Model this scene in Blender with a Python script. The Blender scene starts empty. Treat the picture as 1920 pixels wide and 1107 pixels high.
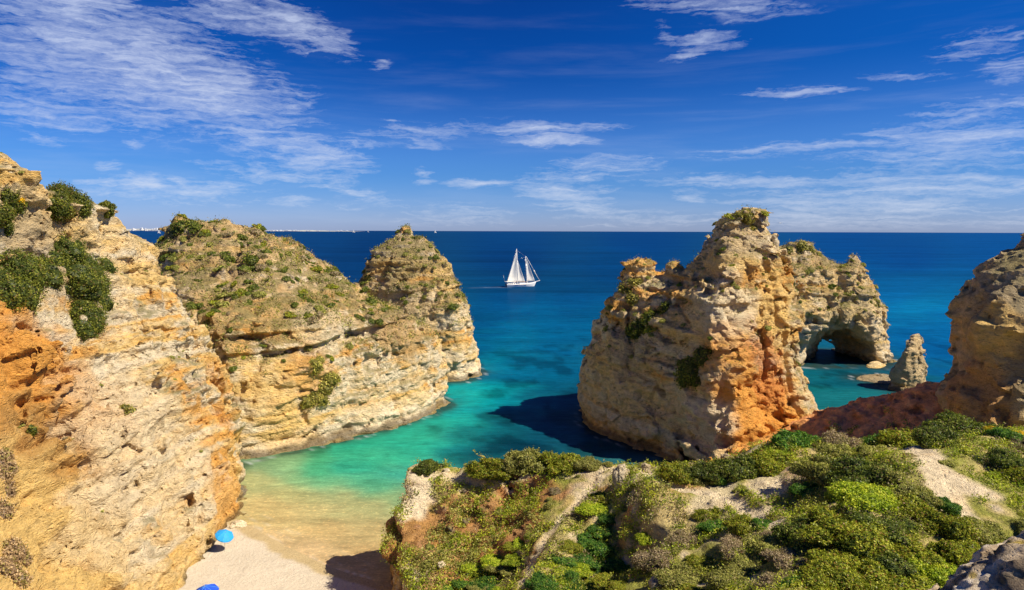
import bpy, math, random
import numpy as np
from mathutils import Vector, Matrix

# ------------------------------------------------------------------ camera, sky, sun
random.seed(7)
F = 1281.0; CX = 960.0; CY = 553.5; H = 32.0
PITCH = math.atan(120.0 / F)
CP, SP = math.cos(PITCH), math.sin(PITCH)
SUN_AZ, SUN_EL = 110.0, 49.0          # azimuth clockwise from +Y (the way the camera looks)
sc = bpy.context.scene
C = sc.collection

cam_d = bpy.data.cameras.new("camera"); cam = bpy.data.objects.new("camera", cam_d); C.objects.link(cam)
cam_d.sensor_width = 36.0; cam_d.lens = 36.0 * F / 1920.0
cam_d.clip_start = 0.5; cam_d.clip_end = 400000.0
cam.matrix_world = (Matrix.Translation((0, 0, H)) @ Matrix.Rotation(math.pi / 2 - PITCH, 4, 'X')
                    @ Matrix.Rotation(math.radians(0.18), 4, 'Z'))
sc.camera = cam
sc.render.resolution_x = 1024; sc.render.resolution_y = 590
sc.view_settings.view_transform = 'Standard'; sc.view_settings.look = 'None'
sc.view_settings.gamma = 1.0; sc.view_settings.exposure = 0.52

sun_d = bpy.data.lights.new("sun", 'SUN'); sun_d.energy = 4.9; sun_d.angle = math.radians(0.53)
sun_d.color = (1.0, 0.90, 0.73)
sun = bpy.data.objects.new("sun", sun_d); C.objects.link(sun)
_a, _e = math.radians(SUN_AZ), math.radians(SUN_EL)
SUNV = Vector((math.sin(_a) * math.cos(_e), math.cos(_a) * math.cos(_e), math.sin(_e)))
sun.rotation_euler = SUNV.to_track_quat('Z', 'Y').to_euler()
sun.location = (60, -20, 90)

def ray(px, py):
    v = Vector(((px - CX) / F, 1.0, -(py - CY) / F))
    return Vector((v.x, v.y * CP + v.z * SP, -v.y * SP + v.z * CP)).normalized()
def tn(py):                                   # slope below the horizontal of an image row
    return math.tan(PITCH + math.atan((py - CY) / F))
def PX(px, Y, z):                             # plan x of a column at forward distance Y, height z
    return (px - CX) / F * (Y * CP + (H - z) * SP)
def W(px, py, z=0.0):                         # where the sight line meets height z
    d = ray(px, py); t = (z - H) / d.z
    return Vector((0, 0, H)) + d * t

class NT:                                     # a small node-tree writer
    def __init__(s, tree): s.t = tree; s.t.nodes.clear()
    def n(s, typ, **kw):
        nd = s.t.nodes.new(typ)
        for k, v in kw.items():
            if k.startswith('i_'):
                key = k[2:]; key = int(key) if key.isdigit() else key.replace('_', ' ')
                s.put(nd.inputs[key], v)
            else: setattr(nd, k, v)
        return nd
    def put(s, sock, v):
        if isinstance(v, bpy.types.NodeSocket): s.t.links.new(v, sock)
        else: sock.default_value = v
    def math(s, op, a, b=0.0, c=0.0, clamp=False):
        nd = s.t.nodes.new('ShaderNodeMath'); nd.operation = op; nd.use_clamp = clamp
        s.put(nd.inputs[0], a); s.put(nd.inputs[1], b); s.put(nd.inputs[2], c); return nd.outputs[0]
    def mix(s, f, a, b, typ='MIX'):
        nd = s.t.nodes.new('ShaderNodeMix'); nd.data_type = 'RGBA'; nd.blend_type = typ
        s.put(nd.inputs[0], f); s.put(nd.inputs[6], a); s.put(nd.inputs[7], b); return nd.outputs[2]
    def mr(s, v, a, b, c=0.0, d=1.0, smooth=True):
        nd = s.t.nodes.new('ShaderNodeMapRange')
        if smooth: nd.interpolation_type = 'SMOOTHSTEP'
        for i, x in enumerate((v, a, b, c, d)): s.put(nd.inputs[i], x)
        return nd.outputs[0]
    def noise(s, vec, scale, detail=5.0, rough=0.55, dist=0.0):
        nd = s.n('ShaderNodeTexNoise', i_Vector=vec, i_Scale=scale, i_Detail=detail, i_Roughness=rough, i_Distortion=dist)
        return nd.outputs[0]
    def mapping(s, vec, loc=(0, 0, 0), rot=(0, 0, 0), scale=(1, 1, 1), typ='POINT'):
        nd = s.n('ShaderNodeMapping', vector_type=typ, i_Vector=vec)
        nd.inputs['Location'].default_value = loc; nd.inputs['Rotation'].default_value = rot
        nd.inputs['Scale'].default_value = scale
        return nd.outputs[0]

# clouds: each one a streak between two directions (given by where it is looked for), width, strength, kind
CLOUDS = [
 # big cirrus bank upper left
 (-60, 20, 330, 120, 120, .95), (60, 60, 480, 190, 95, .95), (200, 130, 590, 215, 62, .95), (330, 180, 580, 205, 45, .6),
 (-40, 0, 280, 30, 70, .8), (60, 130, 300, 170, 40, .5),
 (-80, 165, 120, 180, 22, .42), (-80, 190, 240, 232, 30, .6),
 (390, 238, 560, 280, 34, .75), (480, 268, 690, 312, 30, .95), (560, 300, 700, 318, 16, .55),
 (330, 308, 600, 322, 12, .55), (420, 325, 660, 332, 13, .7), (560, 340, 780, 385, 14, .6),
 # plume
 (320, -30, 520, 40, 44, .9), (440, 10, 640, 82, 36, .95), (560, 60, 665, 98, 24, .8),
 (690, 120, 735, 130, 10, .5), (45, 256, 160, 280, 10, .45), (215, 268, 270, 274, 5, .35), (180, 312, 225, 315, 7, .45),
 # low band left
 (150, 341, 225, 344, 9, .7), (215, 345, 320, 350, 17, 1.2), (318, 344, 348, 347, 9, 1.0), (150, 358, 520, 368, 22, .62), (510, 378, 582, 379, 10, .6),
 (590, 385, 690, 388, 7, .35), (720, 402, 1000, 405, 22, .45),
 # centre
 (640, 258, 980, 236, 18, .5), (850, 246, 1165, 236, 9, 1.0), (900, 262, 1120, 261, 8, 1.0), (760, 270, 840, 272, 7, .5),
 (645, 270, 700, 272, 7, .5), (785, 320, 815, 323, 8, .8), (765, 337, 825, 338, 6, .7), (840, 340, 980, 343, 9, .95), (730, 232, 745, 233, 5, .5),
 (1000, 318, 1250, 302, 17, .75), (965, 350, 1145, 365, 24, 1.15), (1000, 385, 1160, 388, 18, .7), (1085, 329, 1132, 330, 7, .7),
 (1262, 376, 1325, 368, 14, .65),
 # right
 (1180, 5, 1520, 5, 18, .75), (1250, 75, 1390, 72, 18, .72), (1250, 102, 1320, 96, 14, .7), (1225, 58, 1270, 68, 14, .45), (1355, 42, 1410, 38, 8, .35),
 (1385, 177, 1600, 168, 9, .8), (1390, 176, 1470, 175, 7, .5), (1620, 141, 1780, 140, 6, .45),
 (1735, 98, 1960, 55, 18, .6), (1830, 135, 1990, 105, 22, .5), (1700, 225, 1990, 190, 26, .55),
 (1300, 290, 1700, 258, 11, .75), (1600, 262, 2000, 250, 26, .75), (1755, 289, 1815, 277, 7, .7), (1500, 300, 1980, 300, 26, .5),
 (1160, 338, 1480, 326, 7, .55), (1200, 346, 1990, 325, 9, .75), (1870, 340, 1960, 348, 14, .6),
 (1350, 378, 2000, 372, 34, .75), (1500, 352, 2000, 350, 18, .6), (1250, 410, 2000, 405, 34, .5), (960, 412, 1400, 412, 20, .35),
]
world = bpy.data.worlds.new("World"); sc.world = world; world.use_nodes = True
w = NT(world.node_tree)
tc = w.n('ShaderNodeTexCoord').outputs['Generated']
sx = w.n('ShaderNodeSeparateXYZ', i_0=tc)
dx, dy, dz = sx.outputs
az = w.math('DEGREES', w.math('ARCTAN2', dx, dy))
el = w.math('DEGREES', w.math('ARCSINE', dz))
sky = w.n('ShaderNodeTexSky', sky_type='NISHITA', sun_disc=False, sun_elevation=math.radians(SUN_EL),
          sun_rotation=math.radians(SUN_AZ), altitude=30.0, air_density=1.0, dust_density=0.3, ozone_density=3.0)
# polarised look: deeper blue with height
ramp = w.n('ShaderNodeValToRGB', i_Fac=w.mr(el, -2.0, 30.0, 0, 1, False))
cr = ramp.color_ramp; cr.interpolation = 'EASE'
cr.elements[0].position = 0.05; cr.elements[0].color = (.31, .405, .80, 1)
cr.elements[1].position = 1.0; cr.elements[1].color = (.014, .120, .40, 1)
e = cr.elements.new(.22); e.color = (.135, .31, .66, 1)
e = cr.elements.new(.50); e.color = (.012, .172, .50, 1)
tint = ramp.outputs[0]
band = w.mr(w.math('ABSOLUTE', w.math('SUBTRACT', az, -4.0)), 2.0, 34.0, 0.70, 1.12)
bandf = w.math('MULTIPLY', w.mr(el, 3.0, 22.0), 1.0)
bandm = w.math('ADD', w.math('MULTIPLY', band, bandf), w.math('SUBTRACT', 1.0, bandf))
skyc = w.mix(1.0, sky.outputs[0], tint, 'MULTIPLY')
skyc = w.mix(1.0, skyc, w.n('ShaderNodeCombineColor', i_0=bandm, i_1=bandm, i_2=w.math('POWER', bandm, .6)).outputs[0], 'MULTIPLY')
skyc = w.mix(1.0, skyc, (1.0, 1.0, 1.0, 1), 'MULTIPLY')
ae = w.n('ShaderNodeCombineXYZ', i_0=az, i_1=el, i_2=0.0).outputs[0]
wn = w.n('ShaderNodeTexNoise', i_Vector=w.mapping(ae, scale=(.25, .7, 1)), i_Scale=1.0, i_Detail=5.0, i_Roughness=.6).outputs[1]
wof = w.n('ShaderNodeVectorMath', operation='MULTIPLY', i_0=w.n('ShaderNodeVectorMath', operation='SUBTRACT', i_0=wn, i_1=(.5, .5, .5)).outputs[0], i_1=(5.0, 1.5, 0)).outputs[0]
aew = w.n('ShaderNodeVectorMath', operation='ADD', i_0=ae, i_1=wof).outputs[0]
def azel(px, py):
    d = ray(px, py); return math.degrees(math.atan2(d.x, d.y)), math.degrees(math.asin(d.z))
msum = None
for (x1, y1, x2, y2, wd, st) in CLOUDS:
    a1, e1 = azel(x1, y1); a2, e2 = azel(x2, y2)
    ln = math.hypot(a2 - a1, e2 - e1)
    m = w.mapping(aew, ((a1 + a2) / 2, (e1 + e2) / 2, 0), (0, 0, math.atan2(e2 - e1, a2 - a1)),
                  (ln * .62 + .3, wd * .060 + .12, 1), 'TEXTURE')
    g = w.n('ShaderNodeTexGradient', gradient_type='SPHERICAL', i_Vector=m).outputs[1]
    g = w.math('MULTIPLY', g, st)
    msum = g if msum is None else w.math('MAXIMUM', msum, w.math('ADD', g, w.math('MULTIPLY', msum, .25)))
nl = w.noise(w.mapping(aew, rot=(0, 0, math.radians(14)), scale=(.30, 2.3, 1)), 1.0, 9.0, .66, .5)
nr = w.noise(w.mapping(aew, rot=(0, 0, math.radians(-7)), scale=(.14, 2.0, 1)), 1.0, 9.0, .64, .4)
nf = w.noise(w.mapping(ae, rot=(0, 0, math.radians(10)), scale=(1.1, 3.6, 1)), 1.0, 5.0, .65, .4)
side = w.mr(az, -10.0, -2.0)
streak = w.math('ADD', w.math('MULTIPLY', nl, w.math('SUBTRACT', 1.0, side)), w.math('MULTIPLY', nr, side))
streak = w.math('ADD', w.math('MULTIPLY', streak, .74), w.math('MULTIPLY', nf, .26))
lowc = w.mr(w.noise(w.mapping(ae, loc=(3, 1, 0), scale=(.05, .5, 1)), 1.0, 6.0, .6, .3), .46, .82, 0, .13)
aa = w.math('ADD', w.math('MULTIPLY', msum, 1.25), w.math('MULTIPLY', w.math('SUBTRACT', streak, .545), 4.1))
dens = w.math('MULTIPLY', w.mr(aa, .0, 2.0, 0, 1, False), w.math('MULTIPLY', msum, 5.0, clamp=True))
dens = w.math('ADD', dens, w.math('MULTIPLY', lowc, w.mr(el, 26.0, 3.0)))
dens = w.math('MULTIPLY', dens, .92, clamp=True)
dens = w.math('MULTIPLY', dens, w.mr(el, -.2, .6))
ccol = w.mix(w.mr(el, 2.0, 20.0), (4.3, 4.6, 5.3, 1), (4.2, 4.7, 5.9, 1))
full = w.mix(dens, skyc, ccol)
bg = w.n('ShaderNodeBackground', i_Color=full, i_Strength=0.12)
wo = w.n('ShaderNodeOutputWorld', i_Surface=bg.outputs[0])

# ------------------------------------------------------------------ numpy noise
rng = np.random.default_rng(11)
NS = 64
TAB = rng.uniform(-1, 1, NS ** 3).astype(np.float32)
TB3 = [rng.uniform(0.08, 0.92, NS ** 3).astype(np.float32) for _ in range(4)]
def vnoise(x, y, z, seed=0):
    x = x + seed * 7.31; y = y + seed * 3.77; z = z + seed * 11.17
    xi = np.floor(x).astype(np.int32); yi = np.floor(y).astype(np.int32); zi = np.floor(z).astype(np.int32)
    fx = (x - xi).astype(np.float32); fy = (y - yi).astype(np.float32); fz = (z - zi).astype(np.float32)
    fx = fx * fx * (3 - 2 * fx); fy = fy * fy * (3 - 2 * fy); fz = fz * fz * (3 - 2 * fz)
    x0 = xi & 63; x1 = (xi + 1) & 63; y0 = (yi & 63) << 6; y1 = ((yi + 1) & 63) << 6; z0 = (zi & 63) << 12; z1 = ((zi + 1) & 63) << 12
    def lx(yy, zz):
        b = yy + zz; a = TAB[b + x0]; return a + fx * (TAB[b + x1] - a)
    c00 = lx(y0, z0); c10 = lx(y1, z0); c01 = lx(y0, z1); c11 = lx(y1, z1)
    c0 = c00 + fy * (c10 - c00); c1 = c01 + fy * (c11 - c01)
    return c0 + fz * (c1 - c0)
def fbm(x, y, z, octv=4, seed=0, gain=.5):
    s = 0; a = 1.0; t = 0
    for i in range(octv):
        s = s + a * vnoise(x, y, z, seed + i * 1.7); t += a; a *= gain; x = x * 2.03; y = y * 2.03; z = z * 2.03
    return s / t * 1.5
def voro(x, y, z, seed=0):
    x = x + seed * 5.1; y = y + seed * 2.3
    xi = np.floor(x).astype(np.int32); yi = np.floor(y).astype(np.int32); zi = np.floor(z).astype(np.int32)
    f1 = np.full(x.shape, 9.0, np.float32); f2 = f1.copy(); cv = np.zeros(x.shape, np.float32); fc = cv.copy()
    for i in (-1, 0, 1):
        for j in (-1, 0, 1):
            for k in (-1, 0, 1):
                h = ((xi + i) & 63) + (((yi + j) & 63) << 6) + (((zi + k) & 63) << 12)
                ex = (xi + i + TB3[0][h] - x).astype(np.float32); ey = (yi + j + TB3[1][h] - y).astype(np.float32); ez = (zi + k + TB3[2][h] - z).astype(np.float32)
                d = ex * ex + ey * ey + ez * ez
                c = d < f1
                f2 = np.where(c, f1, np.minimum(f2, d)); cv = np.where(c, TB3[3][h], cv); f1 = np.where(c, d, f1)
                fc = np.where(c, ex * (TB3[3][h ^ 5] - .5) + ey * (TB3[3][h ^ 77] - .5) + ez * (TB3[3][h ^ 911] - .5), fc)
    return np.sqrt(f1), np.sqrt(f2), cv, fc
def sstep(a, b, x):
    t = np.clip((x - a) / (b - a), 0, 1); return t * t * (3 - 2 * t)
LAY = rng.uniform(-1, 1, 512).astype(np.float32)
def layers(z, h, seed=0):
    q = z / h + 100 + seed * 17.3; i = np.floor(q).astype(np.int32); f = q - i
    a = LAY[i & 511]; b = LAY[(i + 1) & 511]
    return a + (b - a) * sstep(.72, 1.0, f)

# ------------------------------------------------------------------ rocks: contour stacks -> distance field -> mesh
def chaikin(P, n=2):
    P = np.array(P, float)
    for _ in range(n):
        Q = np.roll(P, -1, 0); P = np.stack([P * .75 + Q * .25, P * .25 + Q * .75], 1).reshape(-1, 2)
    return P
def poly_sdf(P, X, Y):
    d = np.full(X.shape, 1e9); ins = np.zeros(X.shape, bool)
    Q = np.roll(P, -1, 0)
    for (ax, ay), (bx, by) in zip(P, Q):
        ex, ey = bx - ax, by - ay; L = ex * ex + ey * ey + 1e-9
        t = np.clip(((X - ax) * ex + (Y - ay) * ey) / L, 0, 1)
        d = np.minimum(d, (X - ax - t * ex) ** 2 + (Y - ay - t * ey) ** 2)
        c = ((ay > Y) != (by > Y))
        if abs(ey) > 1e-9: ins ^= c & (X < (Y - ay) / ey * ex + ax)
    d = np.sqrt(d); return np.where(ins, -d, d).astype(np.float32)
def contour_field(levels, xs, ys, zs, roundn=2):
    X, Y = np.meshgrid(xs, ys, indexing='ij')
    S = []
    for z, polys in levels:
        if isinstance(polys[0], tuple): polys = [polys]
        s = None
        for p in polys:
            pl = chaikin([(PX(a, b, z), b) for a, b in p], roundn)
            q = poly_sdf(pl, X, Y); s = q if s is None else np.minimum(s, q)
        S.append(s)
    Z = [l[0] for l in levels]
    f = np.empty((len(xs), len(ys), len(zs)), np.float32)
    for k, z in enumerate(zs):
        if z <= Z[0]: f[:, :, k] = S[0]
        elif z >= Z[-1]: f[:, :, k] = np.maximum(S[-1], S[-1] * .3) + (z - Z[-1]) * 1.5
        else:
            i = max(j for j in range(len(Z)) if Z[j] <= z); t = (z - Z[i]) / (Z[i + 1] - Z[i])
            f[:, :, k] = S[i] * (1 - t) + S[i + 1] * t
    return f
def surface_nets(f, xs, ys, zs):
    s = f < 0
    nx, ny, nz = f.shape
    cnt = np.zeros((nx - 1, ny - 1, nz - 1), np.int8)
    for i in (0, 1):
        for j in (0, 1):
            for k in (0, 1): cnt += s[i:nx - 1 + i, j:ny - 1 + j, k:nz - 1 + k]
    act = (cnt > 0) & (cnt < 8)
    I, J, K = np.nonzero(act)
    n = len(I); acc = np.zeros((n, 3), np.float32); num = np.zeros(n, np.float32)
    cor = {}
    for i in (0, 1):
        for j in (0, 1):
            for k in (0, 1): cor[(i, j, k)] = f[I + i, J + j, K + k]
    for a in cor:
        for ax in range(3):
            if a[ax] == 1: continue
            b = list(a); b[ax] = 1; b = tuple(b)
            fa, fb = cor[a], cor[b]; m = (fa < 0) != (fb < 0)
            t = np.where(m, fa / np.where(m, fa - fb, 1), 0)
            p = [np.where(m, float(a[q]), 0).astype(np.float32) for q in range(3)]
            p[ax] = t
            for q in range(3): acc[:, q] += p[q]
            num += m
    acc /= num[:, None]
    h = (xs[1] - xs[0], ys[1] - ys[0], zs[1] - zs[0])
    V = np.stack([xs[0] + (I + acc[:, 0]) * h[0], ys[0] + (J + acc[:, 1]) * h[1], zs[0] + (K + acc[:, 2]) * h[2]], 1)
    idx = np.full(act.shape, -1, np.int32); idx[I, J, K] = np.arange(n)
    faces = []
    for ax in range(3):
        if ax == 0:
            a, b = s[:-1, 1:-1, 1:-1], s[1:, 1:-1, 1:-1]; m = a != b; i, j, k = np.nonzero(m); j += 1; k += 1
            q = np.stack([idx[i, j - 1, k - 1], idx[i, j, k - 1], idx[i, j, k], idx[i, j - 1, k]], 1); fl = a[m]
        elif ax == 1:
            a, b = s[1:-1, :-1, 1:-1], s[1:-1, 1:, 1:-1]; m = a != b; i, j, k = np.nonzero(m); i += 1; k += 1
            q = np.stack([idx[i - 1, j, k - 1], idx[i - 1, j, k], idx[i, j, k], idx[i, j, k - 1]], 1); fl = a[m]
        else:
            a, b = s[1:-1, 1:-1, :-1], s[1:-1, 1:-1, 1:]; m = a != b; i, j, k = np.nonzero(m); i += 1; j += 1
            q = np.stack([idx[i - 1, j - 1, k], idx[i, j - 1, k], idx[i, j, k], idx[i - 1, j, k]], 1); fl = a[m]
        q[~fl] = q[~fl][:, ::-1]
        faces.append(q)
    return V.astype(np.float32), np.concatenate(faces)
def add_mesh(name, V, Fq, mat, col=None, smooth=True, parent=None):
    me = bpy.data.meshes.new(name)
    k = Fq.shape[1]
    me.vertices.add(len(V)); me.vertices.foreach_set('co', np.ascontiguousarray(V, np.float32).ravel())
    me.loops.add(Fq.size); me.loops.foreach_set('vertex_index', np.ascontiguousarray(Fq, np.int32).ravel())
    me.polygons.add(len(Fq)); me.polygons.foreach_set('loop_start', np.arange(0, Fq.size, k, dtype=np.int32))
    me.polygons.foreach_set('loop_total', np.full(len(Fq), k, np.int32))
    me.update(calc_edges=True)
    me.polygons.foreach_set('use_smooth', np.full(len(Fq), smooth, bool))
    if col is not None:
        at = me.color_attributes.new('Col', 'FLOAT_COLOR', 'POINT')
        c4 = np.ones((len(V), 4), np.float32); c4[:, :3] = np.clip(col, 0, 1); at.data.foreach_set('color', c4.ravel())
    me.materials.append(mat)
    o = bpy.data.objects.new(name, me); C.objects.link(o)
    if parent: o.parent = parent
    return o
def vnormals(V, Fq):
    a, b, c, d = (V[Fq[:, i]] for i in range(4))
    n = np.cross(c - a, d - b); N = np.zeros_like(V)
    for i in range(4):
        for q in range(3): N[:, q] += np.bincount(Fq[:, i], n[:, q], len(V))
    return N / (np.linalg.norm(N, axis=1, keepdims=True) + 1e-9)
def mixc(a, b, t): return a + (np.asarray(b, np.float32) - a) * t[:, None]

def rock_disp(x, y, z, nz, p):
    """outward displacement in metres"""
    S_ = p.get('scale', 1.0); x = x * S_; y = y * S_; z = z * S_
    st = p.get('strata', 1.0); tl = p.get('tilt', (0, 0)); amp = p.get('amp', 1.0)
    wz = z + tl[0] * x + tl[1] * y + .9 * fbm(x / 14, y / 14, z / 14, 2, 5) + .25 * fbm(x / 2.5, y / 2.5, z / 2.5, 2, 9)
    steep = 1 - sstep(.45, .85, np.abs(nz))
    d = 1.15 * p.get('lump', 1.0) * fbm(x / 9, y / 9, z / 8, 3, 1)
    lat = .55 + .45 * vnoise(x / 7, y / 7, z / 5, 21)
    d += st * steep * lat * (.62 * layers(wz, 2.3, 0) + .40 * layers(wz, .85, 3) + .16 * layers(wz, .4, 6))
    g = np.abs(fbm(x / 5.5, y / 5.5, z / 22, 3, 30))
    d -= p.get('gully', 1.0) * steep * 1.15 * (1 - sstep(0, .30, g))
    f1, f2, cv, fc = voro(x / 4.2, y / 4.2, wz / 2.3, 1)
    d += p.get('block', 1.0) * (.60 * (cv - .5) + 1.9 * fc - .30 * (1 - sstep(0, .10, f2 - f1))) * (.45 + .55 * steep)
    f1, f2, cv, fc = voro(x / 1.35, y / 1.35, wz / .75, 3)
    d += p.get('block', 1.0) * (.30 * (cv - .5) + .75 * fc - .10 * (1 - sstep(0, .16, f2 - f1)))
    d += .22 * fbm(x / 1.3, y / 1.3, z / 1.0, 3, 40)
    if 'top' in p:
        d += p['top'] * (1 - steep) * (.9 * fbm(x / 4, y / 4, z / 4, 4, 61) + .5 * sstep(.1, .4, fbm(x / 2.6, y / 2.6, z / 2.6, 3, 62)))
    pit = vnoise(x / 1.9, y / 1.9, z / 1.1, 60)
    d -= p.get('pit', .16) * sstep(.35, .7, pit) * steep
    if 'notch' in p:
        d -= p['notch'] * np.exp(-((z - 1.1) / .8) ** 2) * (.6 + .5 * vnoise(x / 3, y / 3, z * 0, 70))
        d += .9 * np.exp(-((z + .45) / .5) ** 2) * (.7 + .6 * vnoise(x / 2, y / 2, z * 0, 71))
    return d * amp / S_

ROCKS = {}; BASES = []
def build_rock(name, levels, box, h, par, colour, mat, extra=None, base=None, band=4.2, roundn=2, minz=-2.0):
    (x0, x1), (y0, y1), (z0, z1) = box
    xs = np.arange(x0, x1 + h, h); ys = np.arange(y0, y1 + h, h); zs = np.arange(max(z0, minz), z1 + h, h)
    f = contour_field(levels, xs, ys, zs, roundn) if base is None else base(xs, ys, zs)
    gx, gy, gz = np.gradient(f, h)
    gm = np.sqrt(gx * gx + gy * gy + gz * gz) + 1e-6
    f = f / np.clip(gm, .6, 6.0)
    nzv = gz / gm; del gx, gy, gz
    if extra is not None: f = extra(f, xs, ys, zs)
    m = np.abs(f) < band
    I, J, K = np.nonzero(m)
    d = rock_disp(xs[I].astype(np.float32), ys[J].astype(np.float32), zs[K].astype(np.float32), nzv[m], par)
    if 'local' in par: d = par['local'](d, xs[I], ys[J], zs[K], nzv[m])
    f[m] -= d
    # close every side of the block but the sea floor
    f[0] = np.maximum(f[0], .1); f[-1] = np.maximum(f[-1], .1); f[:, 0] = np.maximum(f[:, 0], .1); f[:, -1] = np.maximum(f[:, -1], .1)
    f[:, :, -1] = .5
    V, Q = surface_nets(f, xs, ys, zs)
    N = vnormals(V, Q)
    if N[np.argmax(V[:, 2]), 2] < 0: Q = Q[:, ::-1]; N = -N
    col = colour(V, N)
    o = add_mesh(name, V, Q, mat, col, par.get('smooth', False))
    if levels: BASES.append(chaikin([(PX(a, b, 0), b) for a, b in levels[0][1]], 2))
    ROCKS[name + str(len(ROCKS))] = o
    print('rock', name, len(V))
    return o, V, N

# albedo palette
CREAM = np.array((.89, .67, .36)); OCHRE = np.array((.90, .60, .205)); ORANGE = np.array((.86, .41, .085)); PALE = np.array((.90, .76, .52))
GREY = np.array((.50, .40, .25)); RED = np.array((.62, .20, .065)); DARK = np.array((.085, .065, .04)); OLIVE = np.array((.23, .205, .075)); SOIL = np.array((.54, .36, .16))
def rock_colour(V, N, tilt=(0, 0), warm=.5, pale=.5, lichen=.5, veg=.6, tide=True, spots=(), vegz=None):
    x, y, z = V.T
    wz = z + tilt[0] * x + tilt[1] * y + .9 * fbm(x / 14, y / 14, z / 14, 2, 5)
    c = np.tile(CREAM.astype(np.float32), (len(V), 1))
    n1 = fbm(x / 7, y / 7, z / 4, 4, 80); n2 = fbm(x / 2.2, y / 2.2, z / 1.3, 4, 90); n3 = fbm(x / 16, y / 16, z / 11, 3, 99)
    L = layers(wz, 1.3, 9) + .6 * layers(wz, .45, 11)
    c = mixc(c, OCHRE, sstep(-.1, 1.0, .6 * L + .8 * n1 + (warm - .5) * 2))
    c = mixc(c, ORANGE, .75 * sstep(.55, 1.2, .5 * L + n1 + .6 * n3 + (warm - .5) * 1.2))
    c = mixc(c, PALE, sstep(.1, .9, -.5 * L + n2 + .5 * n3 + (pale - .5) * 2))
    up = N[:, 2]
    lz = sstep(.05, .8, n2 + .5 * n1 + (lichen - .5) * 2 + .3 * up)
    c = mixc(c, GREY, .55 * lz)
    if vegz is not None:
        vz = sstep(-.25, .35, (z - vegz) / 8 + (up - .45) * 1.5 + .6 * n1)
        c = mixc(c, SOIL, .75 * vz * sstep(.1, .5, up))
    gv = sstep(.42, .75, up) * sstep(-.35, .25, n2 + .3 * n1 + (veg - .5) * 1.5) * sstep(2.0, 6.0, z)
    c = mixc(c, OLIVE, .7 * gv)
    for sp_ in spots:
        (sx_, sy_, sz_), r, colr, k = on_mesh(V, N, *sp_[:2]), *sp_[2:]
        dd = np.sqrt((x - sx_) ** 2 + (y - sy_) ** 2 + ((z - sz_) * 1.0) ** 2) / r + .35 * n1 + .25 * n2
        c = mixc(c, colr, k * (1 - sstep(.55, 1.1, dd)))
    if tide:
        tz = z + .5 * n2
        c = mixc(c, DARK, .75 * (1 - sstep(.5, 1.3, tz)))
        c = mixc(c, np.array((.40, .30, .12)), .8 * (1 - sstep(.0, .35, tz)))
    return c

def mat_rock(name, bump=1.0, scale=1.0):
    m = bpy.data.materials.new(name); m.use_nodes = True; t = NT(m.node_tree)
    pos = t.n('ShaderNodeNewGeometry').outputs['Position']
    col = t.n('ShaderNodeVertexColor', layer_name='Col').outputs[0]
    p2 = t.mapping(pos, scale=(1, 1, 2.0))
    n1 = t.noise(p2, 1.1 * scale, 8, .66); n2 = t.noise(p2, 5.0 * scale, 6, .7); n3 = t.noise(pos, .35 * scale, 4, .6)
    vo = t.n('ShaderNodeTexVoronoi', feature='F1', i_Vector=t.n('ShaderNodeVectorMath', operation='ADD', i_0=p2,
             i_1=t.n('ShaderNodeVectorMath', operation='SCALE', i_0=t.n('ShaderNodeTexNoise', i_Vector=pos, i_Scale=2.0).outputs[1], i_3=.7).outputs[0]).outputs[0], i_Scale=1.5 * scale).outputs[0]
    vary = t.mr(n1, .3, .72, .70, 1.25, False)
    c = t.mix(1.0, col, t.n('ShaderNodeCombineColor', i_0=vary, i_1=vary, i_2=vary).outputs[0], 'MULTIPLY')
    c = t.mix(t.mr(n2, .56, .66, 0, .8), c, t.mix(1.0, c, (.52, .38, .24, 1), 'MULTIPLY'))
    c = t.mix(t.mr(n2, .44, .28, 0, .45), c, (.88, .74, .50, 1))
    c = t.mix(t.mr(n3, .52, .72, 0, .35), c, t.mix(1.0, c, (1.05, .84, .58, 1), 'MULTIPLY'))
    hgt = t.math('ADD', t.math('MULTIPLY', n1, 1.0), t.math('MULTIPLY', n2, .42))
    hgt = t.math('ADD', hgt, t.math('MULTIPLY', t.mr(vo, 0, .35), .30))
    bp = t.n('ShaderNodeBump', i_Strength=1.0, i_Distance=.85 * bump, i_Height=hgt)
    b = t.n('ShaderNodeBsdfPrincipled', i_Base_Color=c, i_Roughness=.92, i_Normal=bp.outputs[0])
    b.inputs['Specular IOR Level'].default_value = .15
    t.n('ShaderNodeOutputMaterial', i_Surface=b.outputs[0])
    return m
M_ROCK = mat_rock('limestone')
M_CLAY = mat_rock('clay_soil', .55, 1.6)

def struct(o, name=None, label=None):
    o['kind'] = 'structure'
    if label: o['label'] = label
    return o
def tag(o, label, cat, group=None, kind=None):
    o['label'] = label; o['category'] = cat
    if group: o['group'] = group
    if kind: o['kind'] = kind
    return o
def on_mesh(V, N, px, py):                     # where the sight line (column, row) first meets the rock
    d = V - np.array([0, 0, H], np.float32); dep = d[:, 1] * CP - d[:, 2] * SP
    a = CX + F * d[:, 0] / dep; b = CY - F * (d[:, 1] * SP + d[:, 2] * CP) / dep
    i = np.nonzero((np.abs(a - px) < 9) & (np.abs(b - py) < 9))[0]
    if len(i) == 0: return (0, 0, -99)
    return V[i[np.argmin(dep[i])]].tolist()
def spot(px, py, Y, r, c, k=1.0):
    z = H - Y * tn(py); return (PX(px, Y, z), Y, z, r, c, k)

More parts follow.
